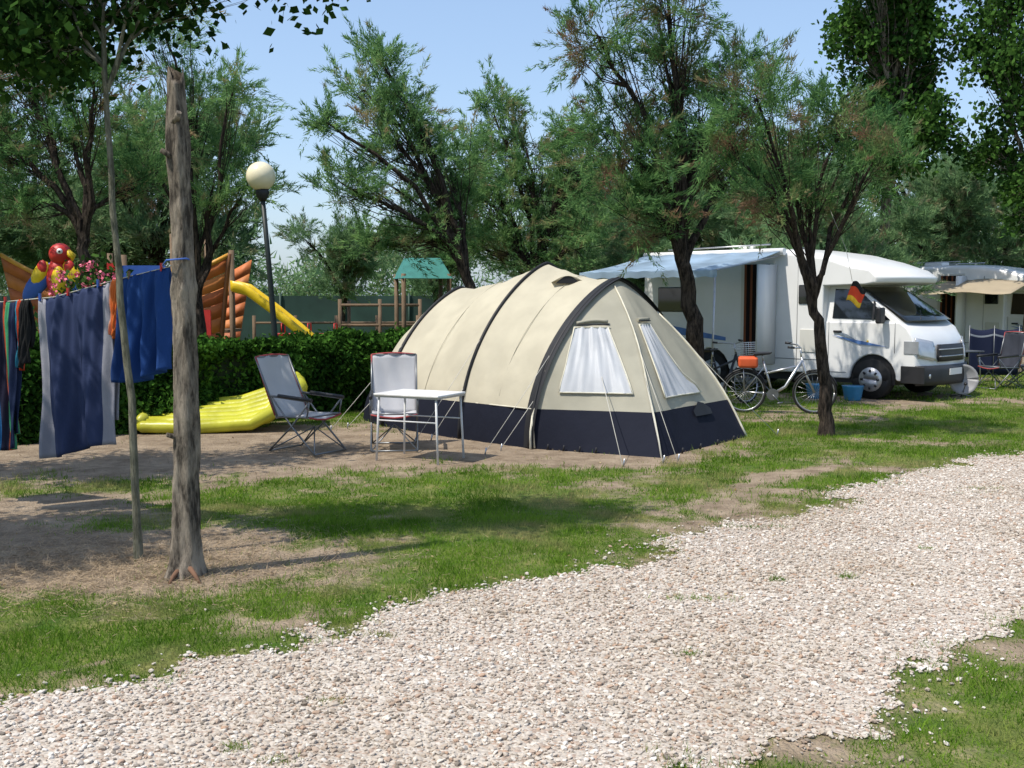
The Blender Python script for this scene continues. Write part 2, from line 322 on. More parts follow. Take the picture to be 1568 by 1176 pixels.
# ---------------------------------------------------------------- trees
def unit(n):
    v=R.normal(size=(n,3)); return v/np.linalg.norm(v,axis=1,keepdims=True)
def curve(p0,p1,n=8,wob=.04,up=.35):
    p0=np.array(p0,float);p1=np.array(p1,float); L_=np.linalg.norm(p1-p0); pts=[]
    c_=p0*.75+p1*.25+np.array([0,0,up*L_*.8])+R.normal(size=3)*wob*L_
    if p1[2]<p0[2]+.3: c_=p0*.5+p1*.5+np.array([0,0,.25*L_])
    for i in range(n+1):
        t=i/n; pts.append(p0*(1-t)**2+2*c_*t*(1-t)+p1*t*t+R.normal(size=3)*.012*L_*(0<i<n))
    return pts
def tree(name,loc,trunk,lobes,r0=.12,kind='plume',tw=27,pl=3,nb=74,bl=(.06,.15),bw=.009,fm=None,bk=None,depth=.8,leaf=.05,LP=(.32,.85)):
    V=[];F=[]
    def add(pts,rad,n):
        v,f=tube_vf(pts,rad,n,len(V)); V.extend(v); F.extend(f)
    nT=len(trunk); tr=[]
    for i in range(nT-1):
        for k in range(4):
            t=k/4; p=np.array(trunk[i])*(1-t)+np.array(trunk[i+1])*t; tr.append(p)
    tr.append(np.array(trunk[-1]))
    tr=[p+(R.normal(size=3)*r0*.12 if 0<i else 0) for i,p in enumerate(tr)]
    rr=[r0*(1.25 if i==0 else 1)*(1-.42*i/(len(tr)-1)) for i in range(len(tr))]
    add(tr,rr,10)
    fol=[];fd=[]
    for lb in lobes:
        if len(lb)==3: lx,lz,lr=lb; ly=R.uniform(-depth,depth)
        else: lx,ly,lz,lr=lb
        c0=np.array([lx,ly,lz]); st=tr[-1-int(R.integers(0,max(1,min(3,len(tr)//3))))]
        limb=curve(st,c0); add(limb,list(np.linspace(r0*.48,r0*.14,9)),6)
        n=int(tw*lr*lr/.7)+7
        un=unit(n); rad=lr*R.uniform(.0,1,n)**.4*(1+.22*R.normal(size=n))
        if kind=='plume': rad=rad*.85
        tp=c0+un*rad[:,None]*np.array([1,1,.95])
        for k in range(n):
            s=limb[int(R.integers(3,9))]; 
            add([s,(s+tp[k])/2+R.normal(size=3)*.05+np.array([0,0,-.04]),tp[k]],[r0*.09,r0*.06,r0*.03],3)
        d=un*.7+np.array([0,0,.65])+R.normal(size=(n,3))*.3; d/=np.linalg.norm(d,axis=1,keepdims=True)
        fol.append(tp); fd.append(d)
    tp=np.concatenate(fol); d=np.concatenate(fd); n=len(tp)
    if kind=='plume':
        tp=np.repeat(tp,pl,0)+R.normal(size=(n*pl,3))*.06; d=np.repeat(d,pl,0)+R.normal(size=(n*pl,3))*.42; d/=np.linalg.norm(d,axis=1,keepdims=True)
        m_=len(tp); Lp=R.uniform(*LP,m_)
        t=R.uniform(-.15,1,(m_,nb))
        ax=tp[:,None]+d[:,None]*(t*Lp[:,None])[:,:,None]+R.normal(size=(m_,nb,3))*(.046*(1.2-t))[:,:,None]
        ax[:,:,2]-=.17*np.clip(t,0,1)**2*Lp[:,None]
        dd=d[:,None]*1.0+R.normal(size=(m_,nb,3))*.42; dd/=np.linalg.norm(dd,axis=2,keepdims=True)
        P=ax.reshape(-1,3); D=dd.reshape(-1,3); k=len(P)
        LV,LF=blades(P,D,R.uniform(*bl,k),np.full(k,bw)*R.uniform(.6,1.3,k))
    else:
        P=(tp[:,None]+R.normal(size=(n,nb,3))*.15).reshape(-1,3); k=len(P)
        a=unit(k); a[:,2]-=.5; a/=np.linalg.norm(a,axis=1,keepdims=True); b_=np.cross(a,unit(k)); b_/=np.linalg.norm(b_,axis=1,keepdims=True)
        s=(leaf*R.uniform(.6,1.3,k))[:,None]
        LV=np.stack([P-a*s,P+b_*s*.7,P+a*s,P-b_*s*.7],1).reshape(-1,3); LF=np.arange(4*k).reshape(-1,4)
    BV=np.array([tuple(v) for v in V]); 
    return fast(name,np.concatenate([BV,LV]),[(np.array(F),0),(LF+len(BV),1)],[bk or M_bark,fm or M_tam],False,loc=loc)

tree('tamarisk_tree',(-.9,20.8,0),[(0,0,0),(.12,0,.8),(.2,0,1.6),(-.05,0,2.4)],[(-1.97,5.8,.7),(-1.35,4.8,.9),(-2.1,3.8,.7),(-.3,4.3,.85),(-.95,3.2,.75),(-1.5,6.1,.35),(-2.5,5.0,.35),(-1.75,2.9,.45),(-.2,3.3,.6),(-1.1,5.4,.5)],.16,bw=.010)
tree('tamarisk_tree',(.6,23,0),[(0,0,0),(.05,0,1.3),(-.1,0,2.4)],[(-1.0,5.7,.6),(-.3,4.9,.85),(-1.07,3.8,.9),(.3,3.85,.8),(-.5,2.7,.7),(.6,5.2,.45),(.9,4.5,.7),(.9,3.1,.7),(-1.3,4.7,.7),(-1.5,2.9,.5)],.15,bw=.011)
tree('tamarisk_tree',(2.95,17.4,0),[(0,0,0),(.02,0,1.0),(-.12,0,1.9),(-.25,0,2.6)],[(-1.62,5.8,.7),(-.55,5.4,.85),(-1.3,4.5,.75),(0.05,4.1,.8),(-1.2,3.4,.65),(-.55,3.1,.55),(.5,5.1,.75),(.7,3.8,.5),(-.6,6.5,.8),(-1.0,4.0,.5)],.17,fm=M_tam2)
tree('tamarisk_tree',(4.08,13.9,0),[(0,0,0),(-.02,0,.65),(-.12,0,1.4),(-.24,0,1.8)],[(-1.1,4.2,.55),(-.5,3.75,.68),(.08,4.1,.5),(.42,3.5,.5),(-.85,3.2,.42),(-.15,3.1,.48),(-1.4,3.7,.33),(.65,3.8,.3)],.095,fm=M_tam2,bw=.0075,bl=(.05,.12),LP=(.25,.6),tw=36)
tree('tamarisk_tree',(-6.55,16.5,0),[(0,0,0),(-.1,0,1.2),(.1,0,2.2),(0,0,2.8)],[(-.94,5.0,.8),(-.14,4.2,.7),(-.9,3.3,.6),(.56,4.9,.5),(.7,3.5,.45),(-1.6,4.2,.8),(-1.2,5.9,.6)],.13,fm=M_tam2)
tree('tamarisk_tree',(-5.7,19.5,0),[(0,0,0),(.1,0,1.2),(0,0,2.4)],[(-.46,6.5,.65),(0,5.4,.7),(.48,4.6,.55),(-.58,4.3,.7),(.36,3.6,.5),(1.0,3.8,.35),(.9,5.3,.3)],.12,fm=M_tam)
gens=[]
for k in range(3):
    lb=[(R.uniform(-1.4,1.4),R.uniform(-1.2,1.2),R.uniform(2.4,5.0),R.uniform(.65,1.0)) for _ in range(9)]
    gens.append(tree('tamarisk_tree',(0,0,0),[(0,0,0),(.1,0,1),(-.1,.1,2.2)],lb,.14,tw=22,nb=54,bl=(.09,.2),bw=.014,fm=M_tamf))
pos=[(-13.5,25,1.1),(-10.5,27,1.15),(-11.8,21,1.0),(-8.6,26,1.2),(-15,34,1.2),(-5.2,33,.72),(1.2,31,1.0),(4.5,27,1.15),(6.5,29.5,1.05),(3.2,33,1.05),(9.4,31,1.0),(12.5,33,1.05),(15.5,34,1.1),(8.0,25.5,.85),(14.5,38,1.2),(-18,30,1.2),(18.5,35,1.1),(-2.6,36,.75),(6.0,22.9,.86),(2.9,24.8,.9)]
for i,(x,y,s) in enumerate(pos):
    if i<3: o=gens[i]
    else: o=bpy.data.objects.new('tamarisk_tree',gens[i%3].data); COL.objects.link(o)
    o.location=(x,y,0); o.scale=(s,s,s); o.rotation_euler=(0,0,i*2.1)
tree('poplar_tree',(9.4,27.5,0),[(0,0,0),(0,0,3),(.1,0,6)],[(0,9.9,1.0),(-.55,8.4,.95),(.6,8.3,.9),(.1,6.9,1.1),(.8,5.9,.8),(-.45,5.2,.8),(-.6,9.9,.7),(.8,7.1,.5),(.3,9.2,.8)],.17,'leaf',tw=60,nb=38,leaf=.075,fm=M_pop,bk=M_barkg)
tree('poplar_tree',(12.4,26,0),[(0,0,0),(.1,0,2.5),(.0,0,5)],[(-.5,9,1.1),(.3,7.75,1.1),(-.95,7.3,.7),(-.15,6.2,1.1),(-.7,5.3,.7),(.15,4.3,1.0),(-1.2,7.8,.35),(1,6,1),(.9,8.8,1)],.15,'leaf',tw=42,nb=34,leaf=.07,fm=M_pop,bk=M_barkg)
P=[]
for k in range(850):
    x=R.uniform(-45,45); y=R.uniform(44,56); gap=math.exp(-((x/y+.21)/.07)**2); H=(4.2+2.2*float(vn(x,0,5,3)))*(1-.5*gap)
    P.append((x,y,R.uniform(0,1)**.8*H,R.uniform(.7,1.3)))
P=np.array(P); n=len(P); nb=90
C=(P[:,None,:3]+unit(n*nb).reshape(n,nb,3)*(P[:,3][:,None]*R.uniform(.2,1,(n,nb))**.5)[:,:,None]).reshape(-1,3)
D=unit(len(C)); D[:,2]=np.abs(D[:,2]); V,F=blades(C,D,R.uniform(.25,.6,len(C)),np.full(len(C),.05))
fast('distant_treeline',V,[(F,0)],[M_tamf])

tree('poplar_sapling',(-2.57,7.3,0),[(0,0,0),(-.02,0,1.1),(-.09,0,2.0),(-.12,0,2.8),(-.14,0,3.5)],[(-.45,-.1,3.45,.24),(-.75,0,3.6,.30),(-.25,.2,3.8,.28),(.2,.1,3.85,.25),(-.95,.3,3.9,.36),(-.2,0,4.4,.5),(-.8,.2,4.5,.45),(.5,0,4.4,.45),(.9,.2,4.7,.4),(.2,.3,4.9,.5),(-1.3,.2,4.5,.4),(.9,.4,4.3,.4)],.028,'leaf',tw=170,nb=26,leaf=.038,fm=M_sap,bk=M_barks)
for nm_,l,xt in (('poplar_tree',(-6.0,6.6,0),[]),('poplar_tree',(-6.6,10.0,0),[(1.5,.6,4.5,.55),(2.1,1.1,4.9,.5),(1.8,1.6,4.4,.4)])):
    tree(nm_,l,[(0,0,0),(.05,0,1.5),(0,0,3)],[(0,.1,4.2,.8),(.6,0,3.7,.6),(-.6,0,3.8,.7),(.2,.6,4.6,.7),(.5,-.5,4.5,.7),(1.0,.3,4.2,.5)]+xt,.09,'leaf',tw=75,nb=26,leaf=.05,fm=M_sap,bk=M_barkg)

# cut trunk (foreground)
e=empty('cut_tree_trunk',(-2.12,6.87,0))
def trunk_fn():
    V=[];F=[];nz=120;n=36
    for i in range(nz+1):
        t=i/nz; z=t*3.17; r=.096*(1-.42*t)+.05*math.exp(-z/.12)+.016*math.exp(-((z-2.75)/.22)**2)+.009*math.exp(-((z-1.85)/.05)**2)+.008*math.exp(-((z-2.35)/.06)**2)
        cx=.02*math.sin(z*1.3)+.012*z; 
        for k in range(n):
            a=2*math.pi*k/n; q=.80+.16*float(vn(math.cos(a)*1.2+5,z*3+math.sin(a)*1.2,.5,4))+.12*float(vn(math.cos(a)*3+9,z*6+math.sin(a)*3,.5,5))+.06*math.sin(a*5+z*.8)
            if i==nz: q*=.82
            V.append((cx+math.cos(a)*r*q,math.sin(a)*r*q,z+(0.07*math.sin(a*2+1) if i==nz else 0)))
    for i in range(nz):
        for k in range(n):
            k2=(k+1)%n; F.append((i*n+k,i*n+k2,(i+1)*n+k2,(i+1)*n+k))
    F.append(tuple(range(nz*n,nz*n+n)))
    return V,F
V,F=trunk_fn(); pm('trunk',V,F,M_barkg,e,smooth=True)
tubes('stubs',[([(.02,-.04,2.88),(.06,-.09,2.94)],[.028,.018]),([(.02,-.02,2.66),(-.06,-.08,2.71)],[.025,.016]),([(0,-.03,.9),(-.07,-.08,.93)],[.022,.016])],M_barkg,e)
tubes('roots',[([(.02,-.05,.10),(.1,-.13,.04),(.16,-.2,-.01)],[.02,.016,.01]),([(.0,-.06,.08),(-.03,-.15,.03),(-.04,-.22,-.01)],[.02,.015,.008])],mat('root',(.16,.085,.05),.9),e)

# ---------------------------------------------------------------- hedge
def hedge(name,p0,p1,w,h,nl,fm,flowers=0):
    p0=np.array(p0);p1=np.array(p1); d=p1-p0; Lh=np.linalg.norm(d); d=d/Lh; nn=np.array([d[1],-d[0]])
    x=R.uniform(0,Lh,nl); face=R.random(nl); z=np.where(face<.5,R.uniform(.0,1,nl)*h,h+R.normal(0,.05,nl)); q=np.where(face<.5,w/2,R.uniform(-w/2,w/2,nl))
    bul=(vn(x,z*1.0,.5,5)-.5)*.4
    q=q+np.where(face<.5,bul+R.normal(0,.05,nl),0); z=z+np.where(face>=.5,(vn(x,q,.5,8)-.5)*.28,0)
    P=np.stack([p0[0]+d[0]*x+nn[0]*q,p0[1]+d[1]*x+nn[1]*q,z],1)
    a=unit(nl); b_=np.cross(a,unit(nl)); b_/=np.linalg.norm(b_,axis=1,keepdims=True); s=R.uniform(.022,.045,nl)[:,None]
    LV=np.stack([P-a*s*1.3,P+b_*s*.7,P+a*s*1.3,P-b_*s*.7],1).reshape(-1,3); LF=np.arange(4*nl).reshape(-1,4)
    c=[]; 
    for t in (0,Lh):
        for q in(-w/2+.1,w/2-.12):
            for z in (0,h-.1): c.append((p0[0]+d[0]*t+nn[0]*q,p0[1]+d[1]*t+nn[1]*q,z))
    c=np.array(c); CF=np.array([(0,1,3,2),(4,6,7,5),(0,4,5,1),(2,3,7,6),(0,2,6,4),(1,5,7,3)])
    return fast(name,np.concatenate([c,LV]),[(CF,0),(LF+8,1)],[mat('hedge_core',(.008,.018,.006),.95),fm])
hedge('hedge',(-7.6,12.3),(1.6,21.5),.8,1.14,90000,M_hedge)
o=tree('oleander_shrub',(-5.95,15.3,0),[(0,0,0),(0,0,.5)],[(-.2,0,1.3,.5),(.25,0,1.55,.4),(0,.1,1.9,.35)],.03,'leaf',tw=90,nb=22,leaf=.05,fm=M_ole)
P=np.array([-5.9,15.05,1.85])+unit(70)*np.array([.5,.3,.4]); P=np.repeat(P,7,0)+R.normal(size=(490,3))*.03; a=unit(490); b_=np.cross(a,unit(490)); s=.025
fl=fast('oleander_flowers',np.stack([P-a*s,P+b_*s,P+a*s,P-b_*s],1).reshape(-1,3),[(np.arange(1960).reshape(-1,4),0)],[mat('pink_petal',(.75,.16,.25),.6)])
fl.parent=o; fl.location=(5.95,-15.3,0)

# ---------------------------------------------------------------- tent
TA=np.array([-.707,.707]); TH=np.array([.707,.707]); N3=np.array([.216,12.75]); W=3.25
M_tan=cloth('tent_canvas',(.55,.505,.385),.20,bump=.35,var=.08); M_tan_shade=cloth('tent_canvas_shaded',(.41,.39,.31),.18,bump=.35,var=.08)  # second canvas is darker: the porch's shade is painted into its colour
M_navy=cloth('tent_skirt',(.010,.012,.022),.02,bump=.6); M_win=cloth('window_curtain',(.60,.62,.65),.3,.4); M_pipe=mat('black_piping',(.012,.012,.014),.6)
M_strap=mat('tent_strap',(.58,.55,.44),.7)
Z0=.47
def hoop(a,inset,H,s,w=W):
    ph=s*math.pi; h=H*math.sin(ph); c_=math.cos(ph); off=.5*(1-math.copysign(abs(c_)**1.5,c_))
    p=N3+TA*a+TH*(inset+off*(w-2*inset)); return np.array([p[0],p[1],h])
def ringS(H):
    sb=math.asin(min(.95,Z0/H))/math.pi
    lo=list(np.linspace(0,sb,4)); mid=list(np.linspace(sb,1-sb,45))[1:-1]; return lo+mid+[1-q for q in lo[::-1]]
base=[(4.05,.6,.55),(3.85,.45,1.1),(3.5,.3,1.6),(3.2,.2,1.85),(3.0,.14,1.93),(2.7,.12,1.93),(2.3,.08,1.97),(1.9,.04,2.06),(1.5,.0,2.17),(1.25,0,2.25),(1.0,0,2.17),(.7,0,2.09),(.35,0,2.03),(0,0,2.02)]
rings=[]
for r0_,r1_ in zip(base[:-1],base[1:]):
    for k in range(3): rings.append(tuple(lerp(p,q,k/3) for p,q in zip(r0_,r1_)))
rings.append(base[-1])
V=[]
for i,(a,ins,H) in enumerate(rings):
    for s in ringS(H):
        p=hoop(a,ins,H,s)
        near=min(abs(a-q) for q in (0,1.25,3.0)); k=min(1,near/.3)
        wr=k*(.014*math.sin(a*9+s*24)*math.sin(s*math.pi)+.011*math.sin(a*19-s*31)+.007*math.sin(a*41+s*17)); p=p+np.array([wr*-.6,wr*-.6,wr*.6 if s>.12 else 0])
        V.append(p)
nr=len(ringS(2)); F=[];mi=[]
for i in range(len(rings)-1):
    for k in range(nr-1):
        F.append((i*nr+k,i*nr+k+1,(i+1)*nr+k+1,(i+1)*nr+k)); mi.append(1 if (k<3 or k>=nr-4) else 0)
cb=len(V); p=N3+TA*4.3+TH*W/2; V.append(np.array([p[0],p[1],0]))
for k in range(nr-1): F.append((k,k+1,cb)); mi.append(1)
tent=empty('tunnel_tent')
ob=pm('tent_body',V,F,None,tent,smooth=True,mats=[M_tan,M_navy],mi=mi)
A=np.array([1.67,12.0]); B=np.array([3.02,13.8]); F3=N3+TH*W; K1,K2=.44,.70
def porch(s,z,out=0):
    Hh=hoop(0,0,2.02,s)
    if s<K1: g_=N3+(A-N3)*(s/K1)
    elif s<K2: g_=A+(B-A)*((s-K1)/(K2-K1))
    else: g_=B+(F3-B)*((s-K2)/(1-K2))
    hz=max(Hh[2],1e-4); z=min(z,hz); f=(hz-z)/hz; p=Hh[:2]*(1-f)+g_*f
    edge=min(1,min(abs(s-K1),abs(s-K2))/.1)
    bul=.13*math.sin(math.pi*f**.8)*math.sin(math.pi*s)-.04*edge*math.sin(math.pi*f)+(.009*math.sin(s*60+f*5)+.006*math.sin(s*110-f*9))*math.sin(math.pi*f)
    wd=-TA
    if s<K1-.02: wd=np.array([-.1,-1.])
    elif s<K2: wd=np.array([.8,-.55])
    wd=wd/np.linalg.norm(wd)
    p=p+(-TA)*bul+wd*out+(TH*.10*math.sin(math.pi*f) if s>.6 else 0)
    return np.array([p[0],p[1],z+out*.5])
ssv=sorted(set(list(np.linspace(0,1,101))+[K1,K2])); rows=16; V=[];F=[];mi=[]
for s in ssv:
    hz=hoop(0,0,2.02,s)[2]; zb=min(Z0,hz)
    for j in range(rows): V.append(porch(s,hz+(zb-hz)*j/(rows-1)))
    for j in (1,2): V.append(porch(s,zb*(1-j/2)))
rr=rows+2
for i in range(len(ssv)-1):
    for j in range(rr-1):
        F.append((i*rr+j,(i+1)*rr+j,(i+1)*rr+j+1,i*rr+j+1)); mi.append(1 if j>=rows-1 else 0)
pm('porch',V,F,None,tent,smooth=True,mats=[M_tan_shade,M_navy],mi=mi)
def winfn(sl0,sl1,sr0,sr1,z0,z1,out):
    return lambda u,v:porch(lerp(lerp(sl0,sl1,v),lerp(sr0,sr1,v),u),lerp(z0,z1,v),out+.008*math.sin(u*23+3*v)+.004*math.sin(u*51-4*v))
def frame(name,sl0,sl1,sr0,sr1,z0,z1):
    pts=[porch(lerp(sl0,sl1,t),lerp(z0,z1,t),.024) for t in np.linspace(0,1,8)]+[porch(lerp(sl1,sr1,t),z1,.024) for t in np.linspace(0,1,8)]+[porch(lerp(sr1,sr0,t),lerp(z1,z0,t),.024) for t in np.linspace(0,1,8)]+[porch(lerp(sr0,sl0,t),z0,.024) for t in np.linspace(0,1,8)]
    tube(name,pts,.009,M_strap,tent)
for nme,w_ in (('side_window',(.165,.265,.385,.36,.66,1.42)),('front_window',(.485,.475,.61,.545,.60,1.45))):
    sheet(nme,winfn(*w_,.024),30,10,M_win,tent); frame(nme+'_frame',*w_)
tube('window_flap',[porch(s,1.47+.03*math.sin((s-.28)*30),.03) for s in np.linspace(.275,.365,8)],.020,M_tan_shade,tent)
tube('window_flap_edge',[porch(s,1.445,.04) for s in np.linspace(.275,.365,8)],.008,M_pipe,tent)
tube('window_flap',[porch(s,1.51,.03) for s in np.linspace(.475,.55,6)],.020,M_tan_shade,tent)
tube('window_flap_edge',[porch(s,1.485,.04) for s in np.linspace(.475,.55,6)],.008,M_pipe,tent)
sheet('low_vent',lambda u,v:porch(lerp(.57,.62,u),lerp(.34,.50,v*(1-abs(u-.5)*1.2)),.025),8,4,M_pipe,tent)
for a,ins,H,r in ((0,0,2.02,.028),(1.25,0,2.25,.022),(3.0,.14,1.93,.026)):
    tube('hoop_sleeve',[hoop(a,ins-.01,H+.012,s) for s in np.linspace(0,1,50)],r,M_pipe,tent)
sheet('hoop_band',lambda u,v:(lambda p:p+np.array([0,0,.014]))(hoop(.09-.16*u,-.02,2.035,.0+v)),2,50,M_pipe,tent)
tube('corner_seam',[porch(K1,z,.01) for z in np.linspace(1.95,.0,12)],.010,M_strap,tent)
tube('corner_seam',[porch(K2,z,.01) for z in np.linspace(1.6,.0,12)],.014,M_strap,tent)
c=hoop(.62,0,2.12,.40)
sheet('roof_vent_hood',lambda u,v:np.array([c[0]+(u-.5)*.42,c[1]-.06+v*.35,c[2]-.02+.08*math.sin(math.pi*u)*(1-v*.7)]),10,5,M_tan,tent)
sheet('roof_vent_mesh',lambda u,v:np.array([c[0]+(u-.5)*.32,c[1]-.05,c[2]-.04+v*.10*math.sin(math.pi*u)]),10,2,M_pipe,tent)
tube('skirt_trim',[hoop(a,(.03*a if a<2 else .10)-.018,2.1,math.asin(Z0/2.1)/math.pi) for a in np.linspace(0,3.0,12)],.008,M_strap,tent)
for off_ in (.62,2.1): tube('canvas_seam',[hoop(off_,(.0 if off_<1.3 else .06)-.004,(2.075 if off_<1 else 2.015)+.012,s) for s in np.linspace(.09,.91,40)],.004,mat('seam_thread',(.40,.37,.28),.8),tent,5)
gl=[]; pg=[]
def guy(p,q): gl.append(([tuple(p),(q[0],q[1],.02)],.0042)); pg.append(([(q[0],q[1],-.03),(q[0]+.02,q[1]-.02,.09)],.009))
for a,ins,H in ((0,0,2.02),(1.25,0,2.25),(3.0,.14,1.93)):
    p=hoop(a,ins,H,.22); q=N3+TA*a-TH*.75; guy(p,q)
    p=hoop(a,ins,H,.1); q=N3+TA*(a+.1)-TH*.4; guy(p,q)
guy(porch(K1,1.3),A-TA*.3-TH*.1); guy(porch(K1,.9),A-TA*.25-TH*.3); guy(porch(.3,.9),A-TA*.1-TH*.8)
guy(hoop(0,0,2.02,.7),B+TH*.4-TA*.2)
tubes('guy_lines',gl,M_rope,tent,4); tubes('pegs',pg,M_alu,tent,5)
tubes('foot_straps',[([porch(.06,.5,.03),porch(.03,.2,.04),(N3[0]+.0,N3[1]-.1,.01)],.014),([hoop(-.02,-.02,2.02,.15),hoop(-.02,-.03,2.02,.06),(N3[0]+.05,N3[1]-.05,.01)],.012)],M_strap,tent)
for i in range(9):
    q=N3+(A-N3)*i/8 if i<5 else A+(B-A)*(i-4)/5
    tubes('peg',[([(q[0]+.02,q[1]-.03,0),(q[0]+.03,q[1]-.05,.07)],.012)],M_blk,tent,5)

# ---------------------------------------------------------------- camping furniture
M_fab=cloth('chair_fabric',(.60,.61,.62),.4,bump=.4); M_fabw=cloth('chair_fabric_white',(.62,.62,.64),.3,bump=.4); M_trim=mat('red_trim',(.34,.06,.06),.8)
def chair(name,loc,rz,fab,lean=.32):
    e=empty(name,loc,rz); T=[];w=.27
    top=lambda y:(-.24-lean,y,1.10)
    for y in(-w,w):
        T+=[([(-.22,y,.42),top(y)],.012),([(.26,y,.44),(-.24,y,.42)],.012),([(.30,y,.62),(-.34,y,.66)],.014),
            ([(.34,y,.02),(.0,y,.32),(-.30,y,.64)],.011),([(-.36,y,.02),(.0,y,.32),(.28,y,.62)],.011),([(.24,y*1.02,.44),(.28,y*1.02,.62)],.009)]
    T+=[([(.34,-w,.02),(.34,w,.02)],.011),([(-.36,-w,.02),(-.36,w,.02)],.011),([top(-w),top(w)],.012),([(.26,-w,.44),(.26,w,.44)],.011)]
    T+=[([(.34,-w,.02),(.1,0,.3),(-.36,w,.02)],.008),([(.34,w,.02),(.1,0,.3),(-.36,-w,.02)],.008)]
    tubes('frame',T,M_grey,e,8)
    bk=lambda u,v:((-.22-lean*v*1.0-.02)-.04*math.sin(math.pi*u)*math.sin(math.pi*v)-.006*math.sin(u*17+v*5),lerp(-w,w,u),lerp(.40,1.10,v)+.02*math.sin(math.pi*u)*(v>.95))
    st=lambda u,v:(lerp(-.24,.27,v),lerp(-w,w,u),.435-.04*math.sin(math.pi*u))
    sheet('backrest',bk,16,14,fab,e,thick=.008); sheet('seat',st,12,8,fab,e,thick=.008)
    ed=[[bk(0,v) for v in np.linspace(.05,1,6)],[bk(1,v) for v in np.linspace(.05,1,6)],[bk(u,1) for u in np.linspace(0,1,7)],[st(u,1) for u in np.linspace(0,1,5)]]
    tubes('trim',[(p,.011) for i,p in enumerate(ed)],M_trim,e,6)
    tubes('armrests',[([(.31,y,.635),(-.2,y,.665)],.022) for y in(-w,w)],M_blk,e,8)
chair('camping_chair',(-2.38,12.5,0),math.radians(-32),M_fab)
chair('camping_chair',(-1.40,12.75,0),math.radians(-84),M_fabw,.2)
e=empty('camping_table',(-1.02,11.9,0),math.radians(-26))
box('table_top',(0,0,.735),(.82,.62,.025),mat('white_laminate',(.72,.71,.69),.4),e,bevel=.008)
box('table_rim',(0,0,.715),(.80,.60,.02),M_alu,e)
tubes('legs',[([(sx*.36,sy*.27,.72),(sx*.39,sy*.29,0)],.013) for sx in(-1,1) for sy in(-1,1)]+[([(-.37,sy*.28,.45),(.37,sy*.28,.45)],.008) for sy in(-1,1)],mat('white_leg',(.6,.6,.6),.4),e,8)

# air mattress
e=empty('air_mattress',(-3.95,14.75,0),math.radians(8)); 
M_am=mat('yellow_vinyl',(.46,.45,.035),.35,0,.18,3,bump=.5,bscale=7)
for i in range(6):
    yy=-.45+i*.17
    pts=[(-.95,yy,.16+.02*i),(-.4,yy,.12+.03*i),(.2,yy,.12+.04*i),(.6,yy+.03,.2+.05*i),(.85,yy+.1,.42+.03*i),(.98,yy+.18,.58+.02*i)]
    tube('rib',pts,[.07,.1,.1,.1,.1,.07],M_am,e,12)
tube('pillow',[(-1.12,-.52,.13),(-1.0,-.48,.18),(-1.05,-.1,.24),(-1.0,.42,.30)],[.03,.09,.13,.09],M_am,e,12)
tube('pillow',[(.86,-.56,.38),(.92,-.42,.45),(1.0,0,.55),(.98,.5,.6),(.98,.6,.6)],[.02,.09,.13,.09,.03],M_am,e,12)
tube('edge',[(-1.1,-.53,.10),(-1.0,-.53,.10),(-.3,-.55,.08),(.4,-.55,.12),(.85,-.5,.35)],[.02,.08,.09,.09,.08],M_am,e,12)

# ---------------------------------------------------------------- washing line
e=empty('washing_line')
lp=[(-2.14,6.95,2.03),(-2.48,7.85,2.02),(-2.98,8.15,1.93),(-3.6,8.5,1.80),(-4.2,8.9,1.76),(-5.5,9.6,1.85),(-6.6,10.0,2.1)]
tube('line',lp,.004,M_rope,e,5)
tube('line_knot',[(-2.20,6.83,2.0),(-2.16,6.78,2.03),(-2.04,6.79,2.04),(-2.03,6.92,2.03)],.006,mat('blue_cord',(.05,.12,.4),.7),e,5)
def lpt(x):
    for a,b_ in zip(lp[:-1],lp[1:]):
        if b_[0]<=x<=a[0]:
            t=(x-a[0])/(b_[0]-a[0]); return np.array(a)*(1-t)+np.array(b_)*t
def towel(name,x0,x1,dz,mt,fold=3,amp=.03,taper=0,skew=0,back=.75):
    p0,p1=lpt(x0),lpt(x1); d=(p1-p0); nrm=np.array([-d[1],d[0],0]); nrm/=np.linalg.norm(nrm); 
    if nrm[1]>0: nrm=-nrm
    ph=random.random()*6
    def fn(u,v):
        tt=v*(1+back); 
        if tt<1: dep=(1-tt); side=1
        else: dep=(tt-1); side=-1
        uu=.5+(u-.5)*(1-taper*dep); p=p0+d*uu+np.array([skew*dep*dz,0,0])
        wv=amp*math.sin(u*fold*6.28+ph+dep*1.5)*(.15+dep)+.016*math.sin(u*31+dep*9)*dep+.008*math.sin(u*57-dep*6)+.02*side*(min(1,dep*8))
        return p+nrm*wv+np.array([0,0,.008-dep*dz-.03*math.sin(u*5+ph)*dep-.012*abs(math.sin(u*9.4))*(1-dep)])
    return sheet(name,fn,60,60,mt,e,thick=.006)
navy=(.030,.042,.095); gy=(.26,.26,.30)
towel('navy_towel',-3.04,-3.78,1.27,stripes('towel_navy',0,[(0,gy),(.10,navy),(.88,gy)]),2.2,.06,.04,back=.85)
towel('blue_towel',-2.49,-2.93,.78,stripes('towel_blue',0,[(0,(.018,.055,.19)),(.93,(.015,.04,.13))]),3.4,.07,-.05)
towel('orange_cloth',-2.95,-3.03,.42,stripes('cloth_orange',0,[(0,(.65,.16,.04)),(.8,(.6,.3,.2))]),1,.02)
bw=[(0,(.02,.03,.07)),(.14,(.05,.25,.12)),(.28,(.5,.1,.04)),(.36,(.02,.02,.04)),(.5,(.03,.15,.35)),(.62,(.45,.3,.08)),(.7,(.02,.02,.05)),(.85,(.3,.03,.05))]
towel('striped_towel',-4.03,-4.40,1.22,stripes('towel_stripe',0,bw),2,.04,back=.9)
